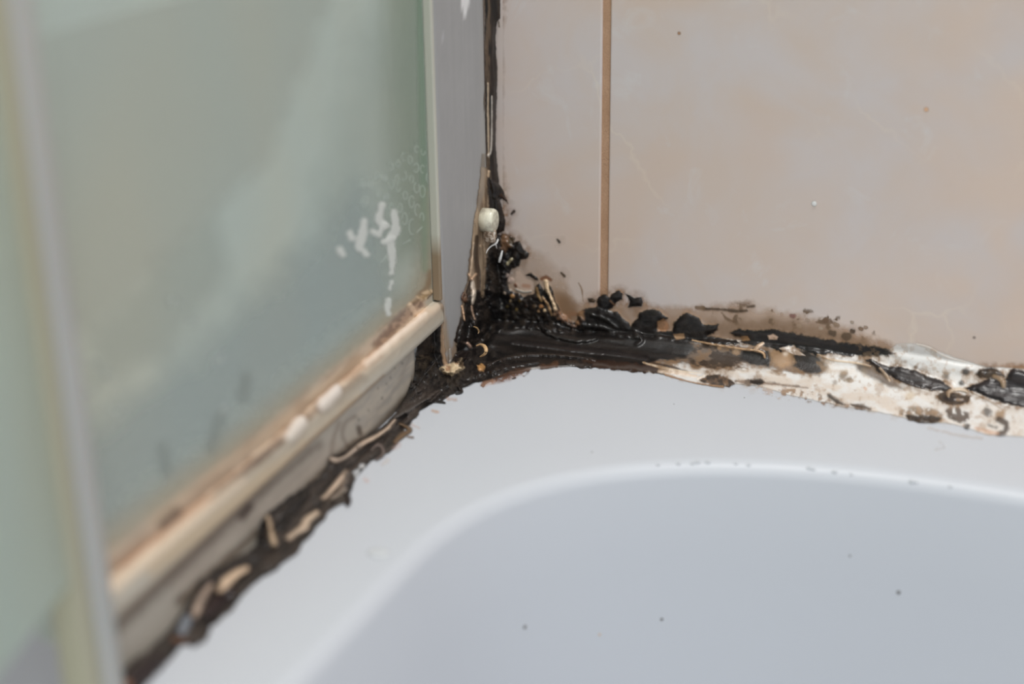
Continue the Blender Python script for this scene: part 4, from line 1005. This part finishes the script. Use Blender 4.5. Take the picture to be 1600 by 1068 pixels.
thread('silicone_curl', [(744, 540), (751, 538), (757, 541), (759.5, 547), (757, 553), (750, 557)], [.0002, .0004, .0007, .0007, .0005, .0002], mTan, 2, [.0085, .0095, .010, .0095, .008, .006], beads[2], 'yellowish tan curl of silicone')
thread('silicone_curl', [(740, 510), (745, 512), (748, 517), (747, 521)], [.0001, .0003, .0003, .0001], mTan, 0, .004, beads[2], 'thin tan curl')

# ------------------------------------------------------------------ droplets on the basin rim and specks in the basin
mWater, nt, b = mat('water', (.82, .85, .88, 1), .03, Transmission_Weight=.3, IOR=1.4)  # whitish, mostly opaque base puts the drops' bright glints into their colour
def drop_mesh(name, sx, sy, h):
    bm = bmesh.new(); bmesh.ops.create_icosphere(bm, subdivisions=3, radius=1)
    for v in bm.verts: v.co = (v.co.x * sx, v.co.y * sy, max(v.co.z, -.25) * h)
    return bm_me(name, bm)
dm = drop_mesh('water_drop', .0007, .00055, .00045)
for i, (x, y, s) in enumerate(((1028, 726, .8), (1060, 724, 1), (1082, 724, .9), (1090, 722, 1.2), (1106, 722, 1.1), (1150, 724, .8), (1170, 726, .9), (1264, 731, 1), (1271, 733, .8), (1304, 737, 1), (1330, 741, .7), (1425, 752, 1.2), (1432, 753, .8), (1485, 760, .8))):
    p, n = tub_hit(x, y)
    o = bpy.data.objects.new('water_drop', dm); COLL.objects.link(o); dm.materials.append(mWater) if i == 0 else None
    o.location = p + n * .0001; o.rotation_euler = n.to_track_quat('Z', 'Y').to_euler(); o.scale = (s * 1.2, s, s)
    tag(o, 'tiny clear water drop on the curved far rim of the basin', 'water drop', 'water drops on the basin rim')
mSpeck, nt, b = mat('dirt', alb(92, 90, 88), .7); mSpeckO, nt, b = mat('tan_dirt', alb(176, 150, 120), .7)
sm_ = drop_mesh('dirt_speck', .00055, .0005, .0003); sm_.materials.append(mSpeck)
so_ = drop_mesh('tan_speck', .00055, .0004, .0002); so_.materials.append(mSpeckO)
for (x, y, s, mm_, lb) in ((820, 979, 1.1, sm_, 'leftmost dark grey speck on the basin wall'), (1034, 967, .9, sm_, 'dark grey speck in the middle of the basin wall'), (1404, 925, 1.1, sm_, 'dark grey speck at right on the basin wall'),
                           (937, 991, .8, so_, 'tan speck low on the basin wall between two grey specks'), (1328, 868, .6, sm_, 'faint tiny grey speck up the basin wall at right'),
                           (925, 706, .55, sm_, 'faint grey speck on the ledge near the basin rim'), (1053, 631, .45, sm_, 'tiny dark speck on the ledge below the wall bead'), (1163, 621, .5, sm_, 'tiny dark speck on the ledge under the tan lens of silicone')):
    p, n = tub_hit(x, y); o = bpy.data.objects.new('dirt_speck', mm_); COLL.objects.link(o)
    o.location = p; o.rotation_euler = n.to_track_quat('Z', 'Y').to_euler(); o.scale = (s, s * (2 if y < 700 and False else 1), s)
    tag(o, lb, 'speck')
# shallow water blister on the ledge at left
p, n = tub_hit(592, 864); bm_ = drop_mesh('water_drop', .0034, .0026, .0005); bm_.materials.append(mWater)
o = link('water_drop', bm_); o.location = p + n * .0001; tag(o, 'wide flat water drop on the left ledge beside the basin curve', 'water drop')
